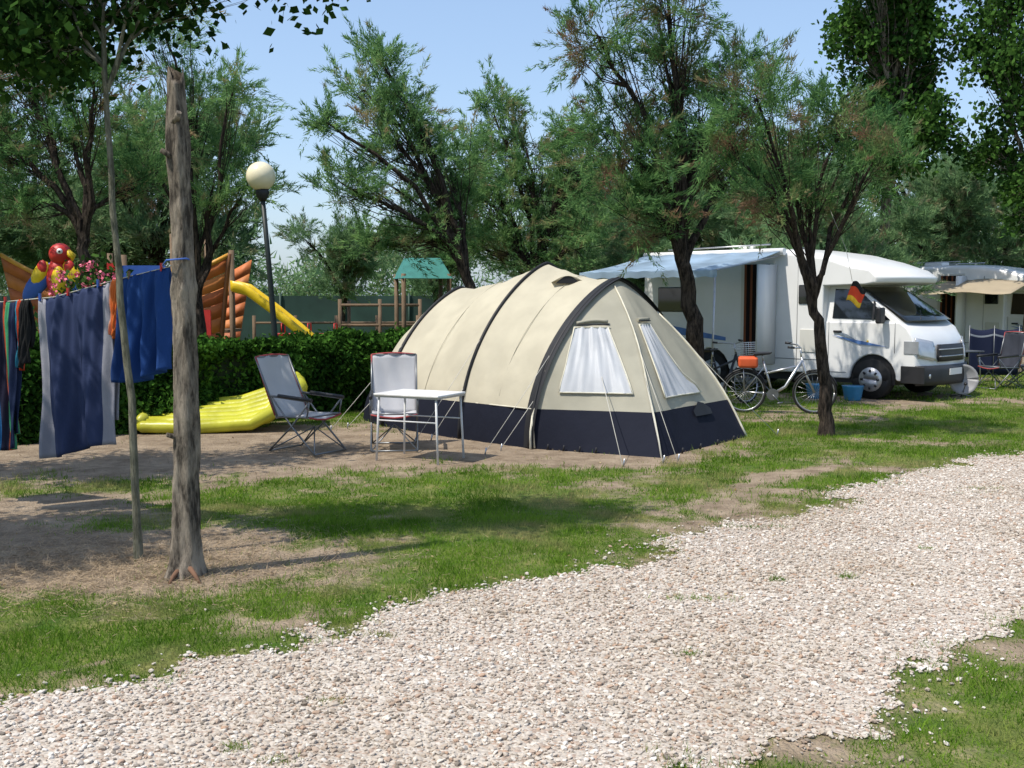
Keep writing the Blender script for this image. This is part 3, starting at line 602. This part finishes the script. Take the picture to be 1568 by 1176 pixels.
towel('striped_towel',-3.88,-4.03,.55,stripes('towel_blackred',0,[(0,(.02,.02,.02)),(.5,(.4,.05,.02)),(.8,(.03,.2,.3))]),1,.03)
towel('dark_shirt',-4.5,-5.0,.9,stripes('shirt',0,[(0,(.02,.02,.03))]),2,.03)
for x in (-2.55,-2.85,-3.15,-3.45,-3.75,-4.15,-4.35):
    p=lpt(x); box('peg',(p[0],p[1]-.01,p[2]+.01),(.012,.03,.06),random.choice([M_red,M_blue,M_yel,M_wood]),e)

# ---------------------------------------------------------------- lamp
e=empty('street_lamp',(-4.0,18.4,0))
tube('pole',[(0.02,0,0),(-.05,0,1.2),(-.13,0,2.4),(-.21,0,3.45)],[.055,.05,.045,.04],mat('dark_green_metal',(.015,.022,.02),.5),e,12)
tube('collar',[(-.21,0,3.42),(-.212,0,3.48),(-.215,0,3.56),(-.217,0,3.62)],[.05,.09,.12,.10],M_blk,e,14)
ball('globe',(-.235,0,3.83),(.245,.245,.245),mat('opal_globe',(.80,.72,.50),.25,0,.02),e,32)

# ---------------------------------------------------------------- motorhome
M_cream=mat('side_panel',(.62,.61,.56),.35,0,.03,2); M_hub=mat('hubcap',(.45,.46,.48),.35,.6); M_lens=mat('headlight_glass',(.5,.52,.55),.1,.5)
def arc(cx,cz,r,n=12,a0=0,a1=math.pi): return [(cx+r*math.cos(a0+(a1-a0)*i/n),cz+r*math.sin(a0+(a1-a0)*i/n)) for i in range(n+1)]
def motorhome(name,loc,rz,s=1,first=True):
    e=empty(name,loc,rz,s); Wd=2.2
    prof=[(-5.0,.5),(-5.05,1.2),(-5.02,2.3),(-4.9,2.6),(-4.6,2.68),(-2.2,2.72),(-1.6,2.70),(-.9,2.60),(-.2,2.44),(.3,2.28),(.5,2.15),(.46,2.05),(.2,2.02),(-.93,2.0),(-.93,.42),(-2.9,.38)]+[(-3.35+.42*math.cos(a),.38+.42*math.sin(a)) for a in np.linspace(.1,math.pi-.1,10)]+[(-3.85,.38)]
    ysl=[0,.06,.2,.5,Wd/2,Wd-.5,Wd-.2,Wd-.06,Wd]; V=[];F=[];n=len(prof)
    for y in ysl:
        q=abs(y-Wd/2)/(Wd/2)
        for x,z in prof:
            xx=x; zz=z
            if x>-.9 and z>1.9: xx=x-(x+.9)*.30*q**3
            if z>2.3: zz=z-.06*q**6-(.05 if q==1 else 0)
            V.append((xx,y,zz))
    for j in range(len(ysl)-1):
        for i in range(n): F.append((j*n+i,j*n+(i+1)%n,(j+1)*n+(i+1)%n,(j+1)*n+i))
    F+= [tuple(range(n)),tuple(range(len(V)-1,len(V)-n-1,-1))]
    pm('living_body',V,F,M_white,e,bevel=.03)
    lo=[(-.95,.34),(-.95,1.36),(.50,1.36),(.72,1.26),(.90,1.08),(.97,.9),(1.0,.6),(.98,.34),(.46,.34)]+arc(0,.36,.43,14,.0,math.pi)+[(-.46,.34)]
    V=[];F=[];n=len(lo); ysl=[.10,.14,.35,Wd/2,Wd-.35,Wd-.14,Wd-.10]
    for y in ysl:
        q=abs(y-Wd/2)/(Wd/2-.1)
        for x,z in lo: V.append((x-(max(0,x-.46))*.42*q**3,y,z))
    for j in range(len(ysl)-1):
        for i in range(n): F.append((j*n+i,j*n+(i+1)%n,(j+1)*n+(i+1)%n,(j+1)*n+i))
    F+= [tuple(range(n)),tuple(range(len(V)-1,len(V)-n-1,-1))]
    pm('cab_body',V,F,M_white,e,bevel=.025)
    def bump(u,v):
        y=lerp(.085,Wd-.085,u); q=abs(y-Wd/2)/(Wd/2-.1); q=min(q,1); return (1.02-(.54)*.42*q**3+.02*math.sin(math.pi*v),y,lerp(.28,.62,v))
    sheet('front_bumper',bump,20,4,mat('bumper_grey',(.03,.031,.034),.55),e,thick=.04)
    def grl(u,v):
        y=lerp(.58,Wd-.58,u); q=abs(y-Wd/2)/(Wd/2-.1); return (.985-.03*v-.5*.42*q**3+.015,y,lerp(.68,.98,v))
    sheet('grille',grl,10,3,M_blk,e,thick=.02)
    tubes('grille_bars',[([(lambda p:(p[0]+.018,p[1],p[2]))(grl(u,v)) for u in np.linspace(.02,.98,9)],.012) for v in (.3,.7)],M_hub,e,5)
    def frontx(y,z):
        q=min(1,abs(y-Wd/2)/(Wd/2-.1)); x=np.interp(z,[.34,.6,.9,1.08,1.26,1.36],[.98,1.0,.97,.90,.72,.5]); return x-max(0,x-.46)*.42*q**3
    for sgn in(0,1):
        def hl(u,v):
            y=lerp(.13,.50,u); z=lerp(.76,1.10-.0*u,v)-(.07*u); y=y if not sgn else Wd-y; return (frontx(y,z)+.02,y,z)
        sheet('headlight',hl,6,6,M_lens,e,thick=.015)
        ball('fog_lamp',(frontx(.35,.45)+.045,.35 if not sgn else Wd-.35,.44),(.02,.06,.06),M_lens,e,12)
    box('side_trim_lamp',(.70,.092,.93),(.26,.012,.22),M_lens,e,bevel=.01)
    box('number_plate',(1.065,Wd/2,.5),(.01,.5,.11),M_white,e)
    box('side_skirt',(.74,.09,.46),(.42,.03,.3),M_blk,e,bevel=.01)
    xb,xt=.52,-.42; zb,zt=1.34,2.02; yb,yt=.11,.24
    G=lambda x,z,side:(x,(lerp(yb,yt,(z-zb)/(zt-zb)) if side==0 else Wd-lerp(yb,yt,(z-zb)/(zt-zb))),z)
    V=[G(-.94,zb,0),G(xb,zb,0),G(xt,zt,0),G(-.94,zt,0),G(-.94,zb,1),G(xb,zb,1),G(xt,zt,1),G(-.94,zt,1)]
    pm('greenhouse',V,[(0,1,2,3),(4,7,6,5),(1,5,6,2),(3,2,6,7),(0,4,5,1),(0,3,7,4)],M_white,e,bevel=.02)
    def ws(u,v):
        x=lerp(xb+.015,xt+.06,v); z=lerp(zb+.03,zt-.06,v); y=lerp(G(0,z,0)[1]+.06,G(0,z,1)[1]-.06,u); return (x+.025+.10*math.sin(math.pi*u)*(1-v*.3),y,z+.02)
    sheet('windscreen',ws,16,6,M_glass,e,thick=.006)
    tubes('wipers',[([ws(.25,.02),ws(.5,.3)],.01),([ws(.55,.02),ws(.8,.3)],.01)],M_blk,e,5)
    for sd in(0,1):
        pts=[(-.80,1.42),(.30,1.40),(-.34,1.93),(-.80,1.95)]
        V=[]
        for x,z in pts:
            p=G(x,z,sd); V.append((p[0],p[1]+(-.012 if sd==0 else .012),p[2]))
        pm('cab_window',V,[(0,1,2,3)],M_glass,e)
        V=[]; 
        for (x,z) in [(-.02,1.40),(.02,1.40),(.02,1.72),(-.02,1.75)]:
            p=G(x-.02,z,sd); V.append((p[0],p[1]+(-.018 if sd==0 else .018),p[2]))
        pm('window_pillar',V,[(0,1,2,3)],M_blk,e)
    box('wing_mirror',(.20,-.06,1.48),(.10,.20,.28),M_blk,e,bevel=.03); tube('mirror_arm',[(.2,.12,1.4),(.2,-.02,1.42)],.02,M_blk,e)
    tubes('door_seam',[([(-.86,.094,.45),(-.86,.094,1.36)],.005),([(.40,.094,.83),(.40,.094,1.36)],.005),([(-.86,.094,.45),(-.5,.094,.45)],.005)],M_grey,e,4)
    tubes('panel_seams',[([(-4.95,-.003,.66),(-3.85,-.003,.66)],.006),([(-2.85,-.003,.66),(-2.62,-.003,.66)],.006),([(-1.98,-.003,.66),(-.95,-.003,.66)],.006),([(-1.45,-.003,.45),(-1.45,-.003,2.4)],.005)],M_grey,e,4)
    box('locker_door',(-1.2,-.006,1.0),(.36,.02,.42),M_cream,e,bevel=.008)
    box('door_handle',(-.68,.085,1.18),(.16,.03,.04),M_blk,e,bevel=.01)
    box('side_marker',(-.1,.09,1.02),(.03,.02,.03),M_yel,e)
    for wx in (0,-3.35):
        for sd,yy in ((0,.03),(1,Wd-.27)):
            tube('tyre',[(wx,yy+.02,.35),(wx,yy+.0,.35),(wx,yy+.24,.35),(wx,yy+.22,.35)],[.30,.35,.35,.30],M_tyre,e,32)
            tube('rim',[(wx,yy-.01,.35),(wx,yy-.015,.35),(wx,yy+.05,.35)],[.12,.21,.23],M_hub,e,24)
            if sd==0:
                tubes('rim_slots',[([(wx+.13*math.cos(a),yy-.020,.35+.13*math.sin(a)),(wx+.175*math.cos(a),yy-.018,.35+.175*math.sin(a))],.020) for a in np.linspace(0,5.5,8)],M_blk,e,6)
        box('wheel_well',(wx,Wd/2,.6),(.84,Wd-.3,.4),M_blk,e)
    box('chassis',(-2.2,Wd/2,.36),(5.2,Wd-.3,.2),M_blk,e)
    def decal(nm2,pts,mt,y=-.006): pm(nm2,[(x,y,z) for x,z in pts],[tuple(range(len(pts)))],mt,e)
    M_dec=mat('blue_decal',(.10,.20,.45),.4); M_dec2=mat('grey_decal',(.25,.30,.36),.4)
    decal('decal',[(-.80,1.12),(-.25,.96),(.28,.93),(-.2,1.02)],M_dec,.085); decal('decal_swoosh',[(-.78,1.20),(-.5,1.14),(-.28,1.02),(-.6,1.12)],M_dec2,.083)
    decal('decal_side',[(-4.8,1.1),(-3.0,.95),(-3.0,1.02),(-4.8,1.3)],M_dec)
    decal('logo',[(-.2,2.20),(.12,2.17),(.10,2.22),(-.2,2.26)],M_dec,.10)
    box('side_window',(-4.2,-.004,1.75),(.9,.04,.5),M_glass,e,bevel=.02)
    box('small_window',(-1.25,-.004,1.85),(.35,.04,.35),M_glass,e,bevel=.02)
    box('door_frame',(-2.3,-.01,1.5),(.72,.03,1.95),M_cream,e,bevel=.01)
    sheet('fly_curtain',lambda u,v:(lerp(-2.58,-2.02,u),-.035-.01*math.sin(u*60),lerp(.58,2.42,v)),40,2,stripes('fly_curtain_stripes',0,[(i/12,((.02,.015,.015) if i%3 else (.22,.08,.04))) for i in range(12)]),e)
    sheet('open_door',lambda u,v:(-1.9+.0*u,-.03-.62*u,lerp(.55,2.4,v)),2,2,M_white,e,thick=.04)
    box('step',(-2.3,-.25,.22),(.6,.35,.05),M_grey,e)
    tubes('roof_rail',[([(-4.6,.25,2.76),(-2.2,.25,2.80)],.015),([(-4.6,1.9,2.76),(-2.2,1.9,2.80)],.015)],M_alu,e)
    box('roof_hatch',(-3.2,1.1,2.76),(.5,.5,.12),M_white,e,bevel=.03)
    return e
mh=motorhome('motorhome',(6.30,18.95,0),math.radians(-45))
M_awn=mat('awning_fabric',(.36,.48,.60),.7,0,.3,1.3)
nt=M_awn.node_tree; b=nt.nodes['Principled BSDF']; t=nt.nodes.new('ShaderNodeBsdfTranslucent'); t.inputs[0].default_value=(.35,.52,.68,1); ms=nt.nodes.new('ShaderNodeMixShader'); ms.inputs[0].default_value=.4
nt.links.new(b.outputs[0],ms.inputs[1]); nt.links.new(t.outputs[0],ms.inputs[2]); nt.links.new(ms.outputs[0],nt.nodes['Material Output'].inputs[0])
aw=lambda u,v:(lerp(-4.9,-1.75,u),-.06-v*2.1,2.66-.40*v-.04*math.sin(math.pi*v)*1+.008*math.sin(u*40))
sheet('awning_canvas',aw,40,8,M_awn,mh,thick=.004)
sheet('awning_valance',lambda u,v:(lerp(-4.9,-1.75,u),-2.17,2.27-.12*v-.01*math.sin(u*60)),40,2,M_awn,mh)
tube('awning_case',[(-4.95,-.07,2.64),(-1.7,-.07,2.64)],.07,M_white,mh,10)
tubes('awning_poles',[([(-1.8,-2.15,2.25),(-1.85,-2.15,0)],.018),([(-4.85,-2.15,2.25),(-4.85,-2.15,0)],.018),([(-1.78,-2.15,2.27),(-1.78,-1.0,2.44),(-1.78,-.08,2.57)],.016)],M_alu,mh)
m2=motorhome('motorhome',(12.9,26.3,0),math.radians(-45),.97)
sheet('awning_canvas',lambda u,v:(lerp(-2.6,-.2,u),-.06-v*1.5,2.3-.35*v-.03*math.sin(u*9)),12,6,cloth('beige_awning',(.5,.42,.30),.3),m2,thick=.004)
e=empty('caravan',(16.2,31,0),math.radians(-45))
prof=[(-2.4,.5),(-2.6,1.5),(-2.3,2.4),(-1.6,2.6),(1.6,2.6),(2.2,2.3),(2.5,1.4),(2.3,.5)]
prism('body',prof,0,2.1,M_white,e,bevel=.1); box('window',(-.8,-.01,1.6),(1.1,.05,.6),M_glass,e,bevel=.03); box('window',(1.1,-.01,1.6),(.8,.05,.6),M_glass,e,bevel=.03)
tube('wheel',[(0,0,.32),(0,.2,.32)],.32,M_tyre,e,20); box('door',(.2,-.015,1.3),(.6,.04,1.6),M_cream,e,bevel=.01)

# windbreak, dish, buckets, dark chairs
e=empty('windbreak',(10.25,22.8,0),math.radians(-8))
for i in range(2):
    sheet('panel',lambda u,v,i=i:(-.55+i*.5+u*.5,.04*math.sin(u*3.14),.15+1.0*v-(.05*math.sin(u*3.14) if v>.5 else 0)),8,6,stripes('windbreak_fabric',1,[(0,(.015,.02,.045)),(.84,(.20,.22,.25)),(.88,(.015,.02,.045))]),e,thick=.004)
tubes('poles',[([(-.55+i*.5,0,0),(-.55+i*.5,0,1.2)],.010) for i in range(3)],M_grey,e)
e=empty('satellite_dish',(8.1,19.3,0),math.radians(-15))
sheet('dish',lambda u,v:(.25*v*math.cos(u*6.2832),.06-.08*v*v*1.0-.05,.33+.27*v*math.sin(u*6.2832)),28,6,mat('dish_grey',(.30,.30,.31),.5),e,thick=.006)
tubes('mount',[([(0,0,.33),(0,.12,.0)],.018),([(0,.1,.05),(-.2,.2,0)],.012),([(0,.1,.05),(.2,.2,0)],.012),([(0,0,.08),(0,-.3,.25)],.01)],M_grey,e); ball('lnb',(0,-.31,.27),(.03,.05,.03),M_blk,e,10)
M_crate=mat('blue_plastic',(.04,.22,.42),.4)
for x,y in ((5.42,19.15),(5.95,18.75)):
    e=empty('blue_bucket',(x,y,0)); tube('body',[(0,0,0),(0,0,.02),(0,0,.24),(0,0,.26),(0,0,.25),(0,0,.04)],[.12,.14,.18,.19,.165,.12],M_crate,e,20)
    tube('handle',[(.18*math.cos(a),0,.25-.1*math.sin(a)) for a in np.linspace(0,math.pi,9)],.005,M_alu,e,5)
for i,(x,y,a) in enumerate(((9.6,21.2,200),(10.3,21.6,160))): chair('camping_chair',(x,y,0),math.radians(a),mat('dark_fabric',(.03,.035,.05),.8),.15)
e=empty('camping_table',(9.0,21.9,0),.4); box('table_top',(0,0,.7),(1,.6,.03),M_grey,e,bevel=.01); tubes('legs',[([(a*.4,c*.25,.7),(a*.45,c*.27,0)],.013) for a in(-1,1) for c in(-1,1)],M_alu,e)

# ---------------------------------------------------------------- bicycles
def bike(name,loc,rz,fc,bag=None,basket=False,lean=.1):
    e=empty(name,loc,rz); e.rotation_euler=(lean,0,rz); r=.335
    ring=lambda x,rr:[(x+rr*math.cos(a),0,r+rr*math.sin(a)) for a in np.linspace(0,2*math.pi,33)]
    for x in (0,1.06):
        tube('tyre',ring(x,r-.018),.019,M_tyre,e,8); tube('rim',ring(x,r-.04),.010,M_alu,e,6)
        tubes('spokes',[([(x,.01*(-1)**k,r),(x+(r-.04)*math.cos(k*.349),0,r+(r-.04)*math.sin(k*.349))],.0022) for k in range(18)],M_alu,e,3)
        tube('mudguard',[(x+(r+.015)*math.cos(a),0,r+(r+.015)*math.sin(a)) for a in np.linspace(.3,2.6,14)],.014,M_blk,e,6)
    tubes('frame',[([(.43,0,.30),(.28,0,.82)],.018),([(.43,0,.30),(.62,0,.42),(.86,0,.84)],.024),([(.30,0,.62),(.86,0,.76)],.018),([(0,0,r),(.43,0,.30)],.011),([(0,0,r),(.29,0,.72)],.010),([(.85,0,.88),(.92,0,.62),(1.06,0,r)],.017)],fc,e,8)
    tubes('bars',[([(.85,0,.85),(.83,0,1.02)],.013),([(.68,-.28,1.06),(.80,-.2,1.05),(.84,0,1.02),(.80,.2,1.05),(.68,.28,1.06)],.012),([(.28,0,.8),(.26,0,.93)],.012)],M_alu,e,7)
    tubes('grips',[([(.62,y,1.07),(.72,y*.96,1.06)],.018) for y in(-.28,.28)],M_blk,e,7)
    pm('saddle',[(.12,-.09,.95),(.12,.09,.95),(.42,.02,.96),(.42,-.02,.96),(.14,-.08,.90),(.14,.08,.90),(.38,.02,.92),(.38,-.02,.92)],[(0,1,2,3),(7,6,5,4),(0,3,7,4),(1,5,6,2),(0,4,5,1),(3,2,6,7)],M_blk,e,bevel=.02)
    tube('chainring',[(.43,-.03,.30),(.43,-.04,.30)],.09,M_grey,e,18)
    tubes('cranks',[([(.43,-.06,.3),(.54,-.06,.18)],.01),([(.43,.06,.3),(.32,.06,.42)],.01),([(.50,-.12,.18),(.58,-.06,.18)],.014)],M_grey,e,6)
    tubes('rack',[([(-.12,y,.72),(.24,y,.72)],.006) for y in(-.06,0,.06)]+[([(0,y,.34),(-.02,y,.72)],.006) for y in(-.06,.06)],M_alu,e,5)
    if bag: box('pannier',(.05,0,.80),(.3,.2,.17),bag,e,bevel=.04)
    if basket:
        L_=[]
        for k in range(7):
            z=.82+k*.035; a=.12+.004*k; L_.append(([(.90,-a,z),(1.2,-a,z),(1.2,a,z),(.90,a,z),(.90,-a,z)],.004))
        for x in np.linspace(.9,1.2,6): L_+= [([(x,-.13,.82),(x,-.145,1.04)],.003),([(x,.13,.82),(x,.145,1.04)],.003)]
        for y in np.linspace(-.12,.12,5): L_+= [([(1.2,y,.82),(1.2,y,1.04)],.003),([(.9,y,.82),(1.2,y,.82)],.003)]
        tubes('basket',L_,M_white,e,4)
bike('bicycle',(3.62,16.75,0),math.radians(-10),M_alu,mat('orange_bag',(.6,.10,.03),.6),lean=.08)
bike('bicycle',(3.15,17.55,0),math.radians(38),M_blk,None,True,lean=-.1)
e=empty('german_flag',(4.36,13.78,0))
sheet('cloth',lambda u,v:(lerp(-.10,.08,u)+.08*v,.02*math.sin(u*7+v*3),1.76+.24*v-.09*u+.025*math.sin(u*6)),14,9,stripes('flag_stripes',1,[(0,(.75,.45,.04)),(.26,(.62,.07,.03)),(.72,(.02,.02,.02))]),e,thick=.003)
tubes('string',[([(-.03,0,2.0),(-.1,.05,2.4),(-.3,.1,2.9)],.003)],M_rope,e,4)

# ---------------------------------------------------------------- playground
e=empty('playground_ship',(0,0,0))
def hull(u,v):
    x=lerp(-9.9,-5.95,u); top=1.85+.72*abs(2*u-1)**2.2+.05; z=lerp(.5,top,v)
    bow=.30*v*((2*u-1)**3); return (x+bow,21.9-.35*math.sin(math.pi*u)*(.4+.6*v)-.25*v,z)
for k in range(7):
    mk=mat('plank_paint',[(.48,.14,.04),(.40,.11,.035),(.54,.19,.05)][k%3],.6,0,.2,2)
    sheet('hull_plank',lambda u,v,k=k:hull(u,(k+v*.95)/7),24,1,mk,e,thick=.03)
    sheet('hull_plank_far',lambda u,v,k=k:(lambda p:(p[0],45.2-p[1],p[2]))(hull(u,(k+v*.95)/7)),24,1,mk,e,thick=.03)
tube('rail',[hull(u,1.01) for u in np.linspace(0,1,20)],.045,mat('orange_rail',(.62,.30,.04),.5),e)
tube('stern_frame',[hull(1,v) for v in np.linspace(0,1.02,8)],.05,mat('brown_rail',(.20,.08,.03),.6),e)
tubes('posts',[([(x,22.4,0),(x,22.4,z)],.06) for x,z in ((-9.4,2.7),(-8.3,2.7),(-7.0,3.1),(-6.3,3.1),(-5.8,2.5))]+[([(x,23.2,0),(x,23.2,z)],.06) for x,z in ((-8.3,2.7),(-7.0,3.1),(-6.0,2.8))],M_wood,e)
prism('yellow_sail',[(-7.05,2.25),(-6.4,2.25),(-6.45,3.1),(-6.75,3.15)],22.3,22.34,mat('yellow_board',(.65,.40,.05),.5),e)
box('red_panel',(-6.2,21.25,1.3),(.55,.05,.5),M_red,e); box('blue_panel',(-7.6,22.38,2.2),(.9,.04,.5),M_blue,e)
box('red_board',(-8.2,22.36,2.2),(.3,.04,.6),M_red,e)
box('deck',(-7.6,22.6,1.1),(3.6,1.2,.06),M_wood,e)
p=empty('parrot_figure',(-8.85,21.15,2.05),0,1.08); 
ball('body',(0,0,.1),(.22,.2,.38),M_red,p); ball('head',(.05,-.02,.54),(.20,.19,.20),M_red,p); ball('belly',(.05,-.12,.05),(.14,.12,.28),M_yel,p)
ball('eye_patch',(.10,-.17,.58),(.06,.05,.06),M_white,p,12); ball('eye',(.11,-.205,.58),(.025,.02,.025),M_blk,p,10)
tube('beak',[(.18,-.05,.56),(.30,-.07,.50),(.29,-.08,.41)],[.08,.06,.01],M_yel,p,10)
for s in(-1,1):
    ball('wing',(s*.34,-.05,.04),(.17,.08,.44),M_blue,p,16,Matrix.Rotation(s*-.7,3,'Y')); ball('wing_patch',(s*.29,-.10,.20),(.13,.06,.24),M_yel,p,14,Matrix.Rotation(s*-.6,3,'Y')); ball('wing_red',(s*.24,-.11,.30),(.10,.06,.13),M_red,p,14)
tubes('tail',[([(0,.0,-.2),(-.1,.05,-.8)],[.1,.04])],M_blue,p); tubes('perch',[([(0,0,-1.9),(0,0,-.2)],.05)],M_wood,p)
e=empty('yellow_slide')
def slide(x0,y0,nme):
    cs=[(-.26,.18),(-.25,.0),(-.12,-.04),(.12,-.04),(.25,0),(.26,.18)]
    path=[(0,1.95),(.3,1.88),(.9,1.45),(1.5,.98),(2.0,.55),(2.5,.3),(2.9,.27)]
    def fn(u,v):
        t=u*(len(path)-1); i=min(int(t),len(path)-2); f=t-i; px=lerp(path[i][0],path[i+1][0],f); pz=lerp(path[i][1],path[i+1][1],f)
        q=v*5; j=min(int(q),4); g_=q-j; return (x0+px,y0-px*.2+lerp(cs[j][0],cs[j+1][0],g_),pz+lerp(cs[j][1],cs[j+1][1],g_))
    sheet(nme,fn,24,10,M_yel,e,thick=.03)
slide(-5.6,21.8,'chute'); tubes('supports',[([(-5.6,21.6,0),(-5.6,21.6,1.9)],.04),([(-4.2,21.5,0),(-4.2,21.5,.92)],.03)],M_wood,e)
e=empty('wooden_climbing_frame',(-4.3,27,0))
L_=[]
for x in (0,1.0,2.0,3.0): L_.append(([(x,0,0),(x,0,1.75 if x<2.5 else 1.5)],.05))
for z in (.6,1.1,1.6): L_.append(([(0,0,z),(2,0,z)],.04))
L_+= [([(2,0,1.3),(3,0,1.3)],.035),([(3,0,1.5),(3,1.5,1.5)],.04),([(0,0,1.6),(0,1.5,1.6)],.04),([(0,1.5,0),(0,1.5,1.7)],.05),([(3,1.5,0),(3,1.5,1.5)],.05)]
tubes('beams',L_,M_wood,e)
e=empty('seesaw',(-4.6,24.5,0),-.05); box('plank',(0,0,.95),(1.5,.25,.06),M_red,e,bevel=.01); tubes('stand',[([(-.5,0,0),(-.5,0,.93)],.04),([(.5,0,0),(.5,0,.93)],.04),([(0,0,.2),(0,0,.93)],.05)],M_red,e); tubes('handles',[([(x,-.15,.98),(x,-.15,1.2),(x,.15,1.2),(x,.15,.98)],.015) for x in(-.6,0,.6)],M_red,e)
e=empty('play_tower',(-1.95,23.6,0),.3); M_tq=mat('turquoise_roof',(.05,.22,.20),.6)
tubes('posts',[([(a*.5,c*.4,0),(a*.5,c*.4,2.3)],.05) for a in(-1,1) for c in(-1,1)],M_wood,e)
pm('roof',[(-.55,-.5,2.2),(.55,-.5,2.2),(.55,.5,2.2),(-.55,.5,2.2),(-.4,0,2.65),(.4,0,2.65)],[(0,1,5,4),(2,3,4,5),(1,2,5),(3,0,4),(0,3,2,1)],M_tq,e); box('deck',(0,0,1.0),(1.0,.8,.06),M_wood,e)
e=empty('mesh_fence'); T=[]
for x in np.arange(-24,27,2.5): T.append(([(x,42,0),(x,42,1.95)],.05))
tubes('posts',T,mat('fence_green',(.02,.05,.035),.6),e,5)
sheet('shade_net',lambda u,v:(lerp(-24,26,u),42.06+.02*math.sin(u*120),lerp(.08,1.85,v)),200,3,mat('shade_net_green',(.018,.045,.035),.8,0,.35,.8),e)
e=empty('wooden_fence'); T=[]
for x in np.arange(-7,0,1.1): T.append(([(x,30+.1*x,0),(x,30+.1*x,1.3)],.05))
for z in (.5,1.1): T.append(([(-7,29.3,z),(-.4,29.96,z)],.035))
tubes('rails',T,M_wood,e,6)

# ---------------------------------------------------------------- light & camera
w=bpy.data.worlds.new('World'); sc.world=w; w.use_nodes=True; nt=w.node_tree
sky=nt.nodes.new('ShaderNodeTexSky'); sky.sky_type='NISHITA'; sky.sun_disc=False
el=math.radians(60); az=Vector((-.86,-.51)); az.normalize()
sky.sun_elevation=el; sky.sun_rotation=math.atan2(az.x,az.y); sky.air_density=1.0; sky.dust_density=1.4; sky.ozone_density=1.3
hz=nt.nodes.new('ShaderNodeMixRGB'); hz.blend_type='ADD'; hz.inputs[0].default_value=1; hz.inputs[2].default_value=(1.3,1.9,2.9,1)
nt.links.new(sky.outputs[0],hz.inputs[1])
bg=nt.nodes['Background']; bg.inputs[1].default_value=.125; nt.links.new(hz.outputs[0],bg.inputs[0])
sd=Vector((az.x*math.cos(el),az.y*math.cos(el),math.sin(el)))
l=bpy.data.lights.new('sun','SUN'); l.energy=5.0; l.angle=math.radians(.5); l.color=(1,.94,.84)
lo=bpy.data.objects.new('sun',l); COL.objects.link(lo); lo.rotation_euler=sd.to_track_quat('Z','Y').to_euler(); lo.location=sd*30
cam=bpy.data.cameras.new('camera'); co=bpy.data.objects.new('camera',cam); COL.objects.link(co)
cam.sensor_width=36; cam.lens=37.9; cam.clip_end=1500; cam.clip_start=.05
co.location=(0,0,1.8); co.rotation_euler=(math.radians(90-4.61),0,0); sc.camera=co
sc.view_settings.view_transform='Standard'; sc.view_settings.look='None'; sc.view_settings.exposure=0
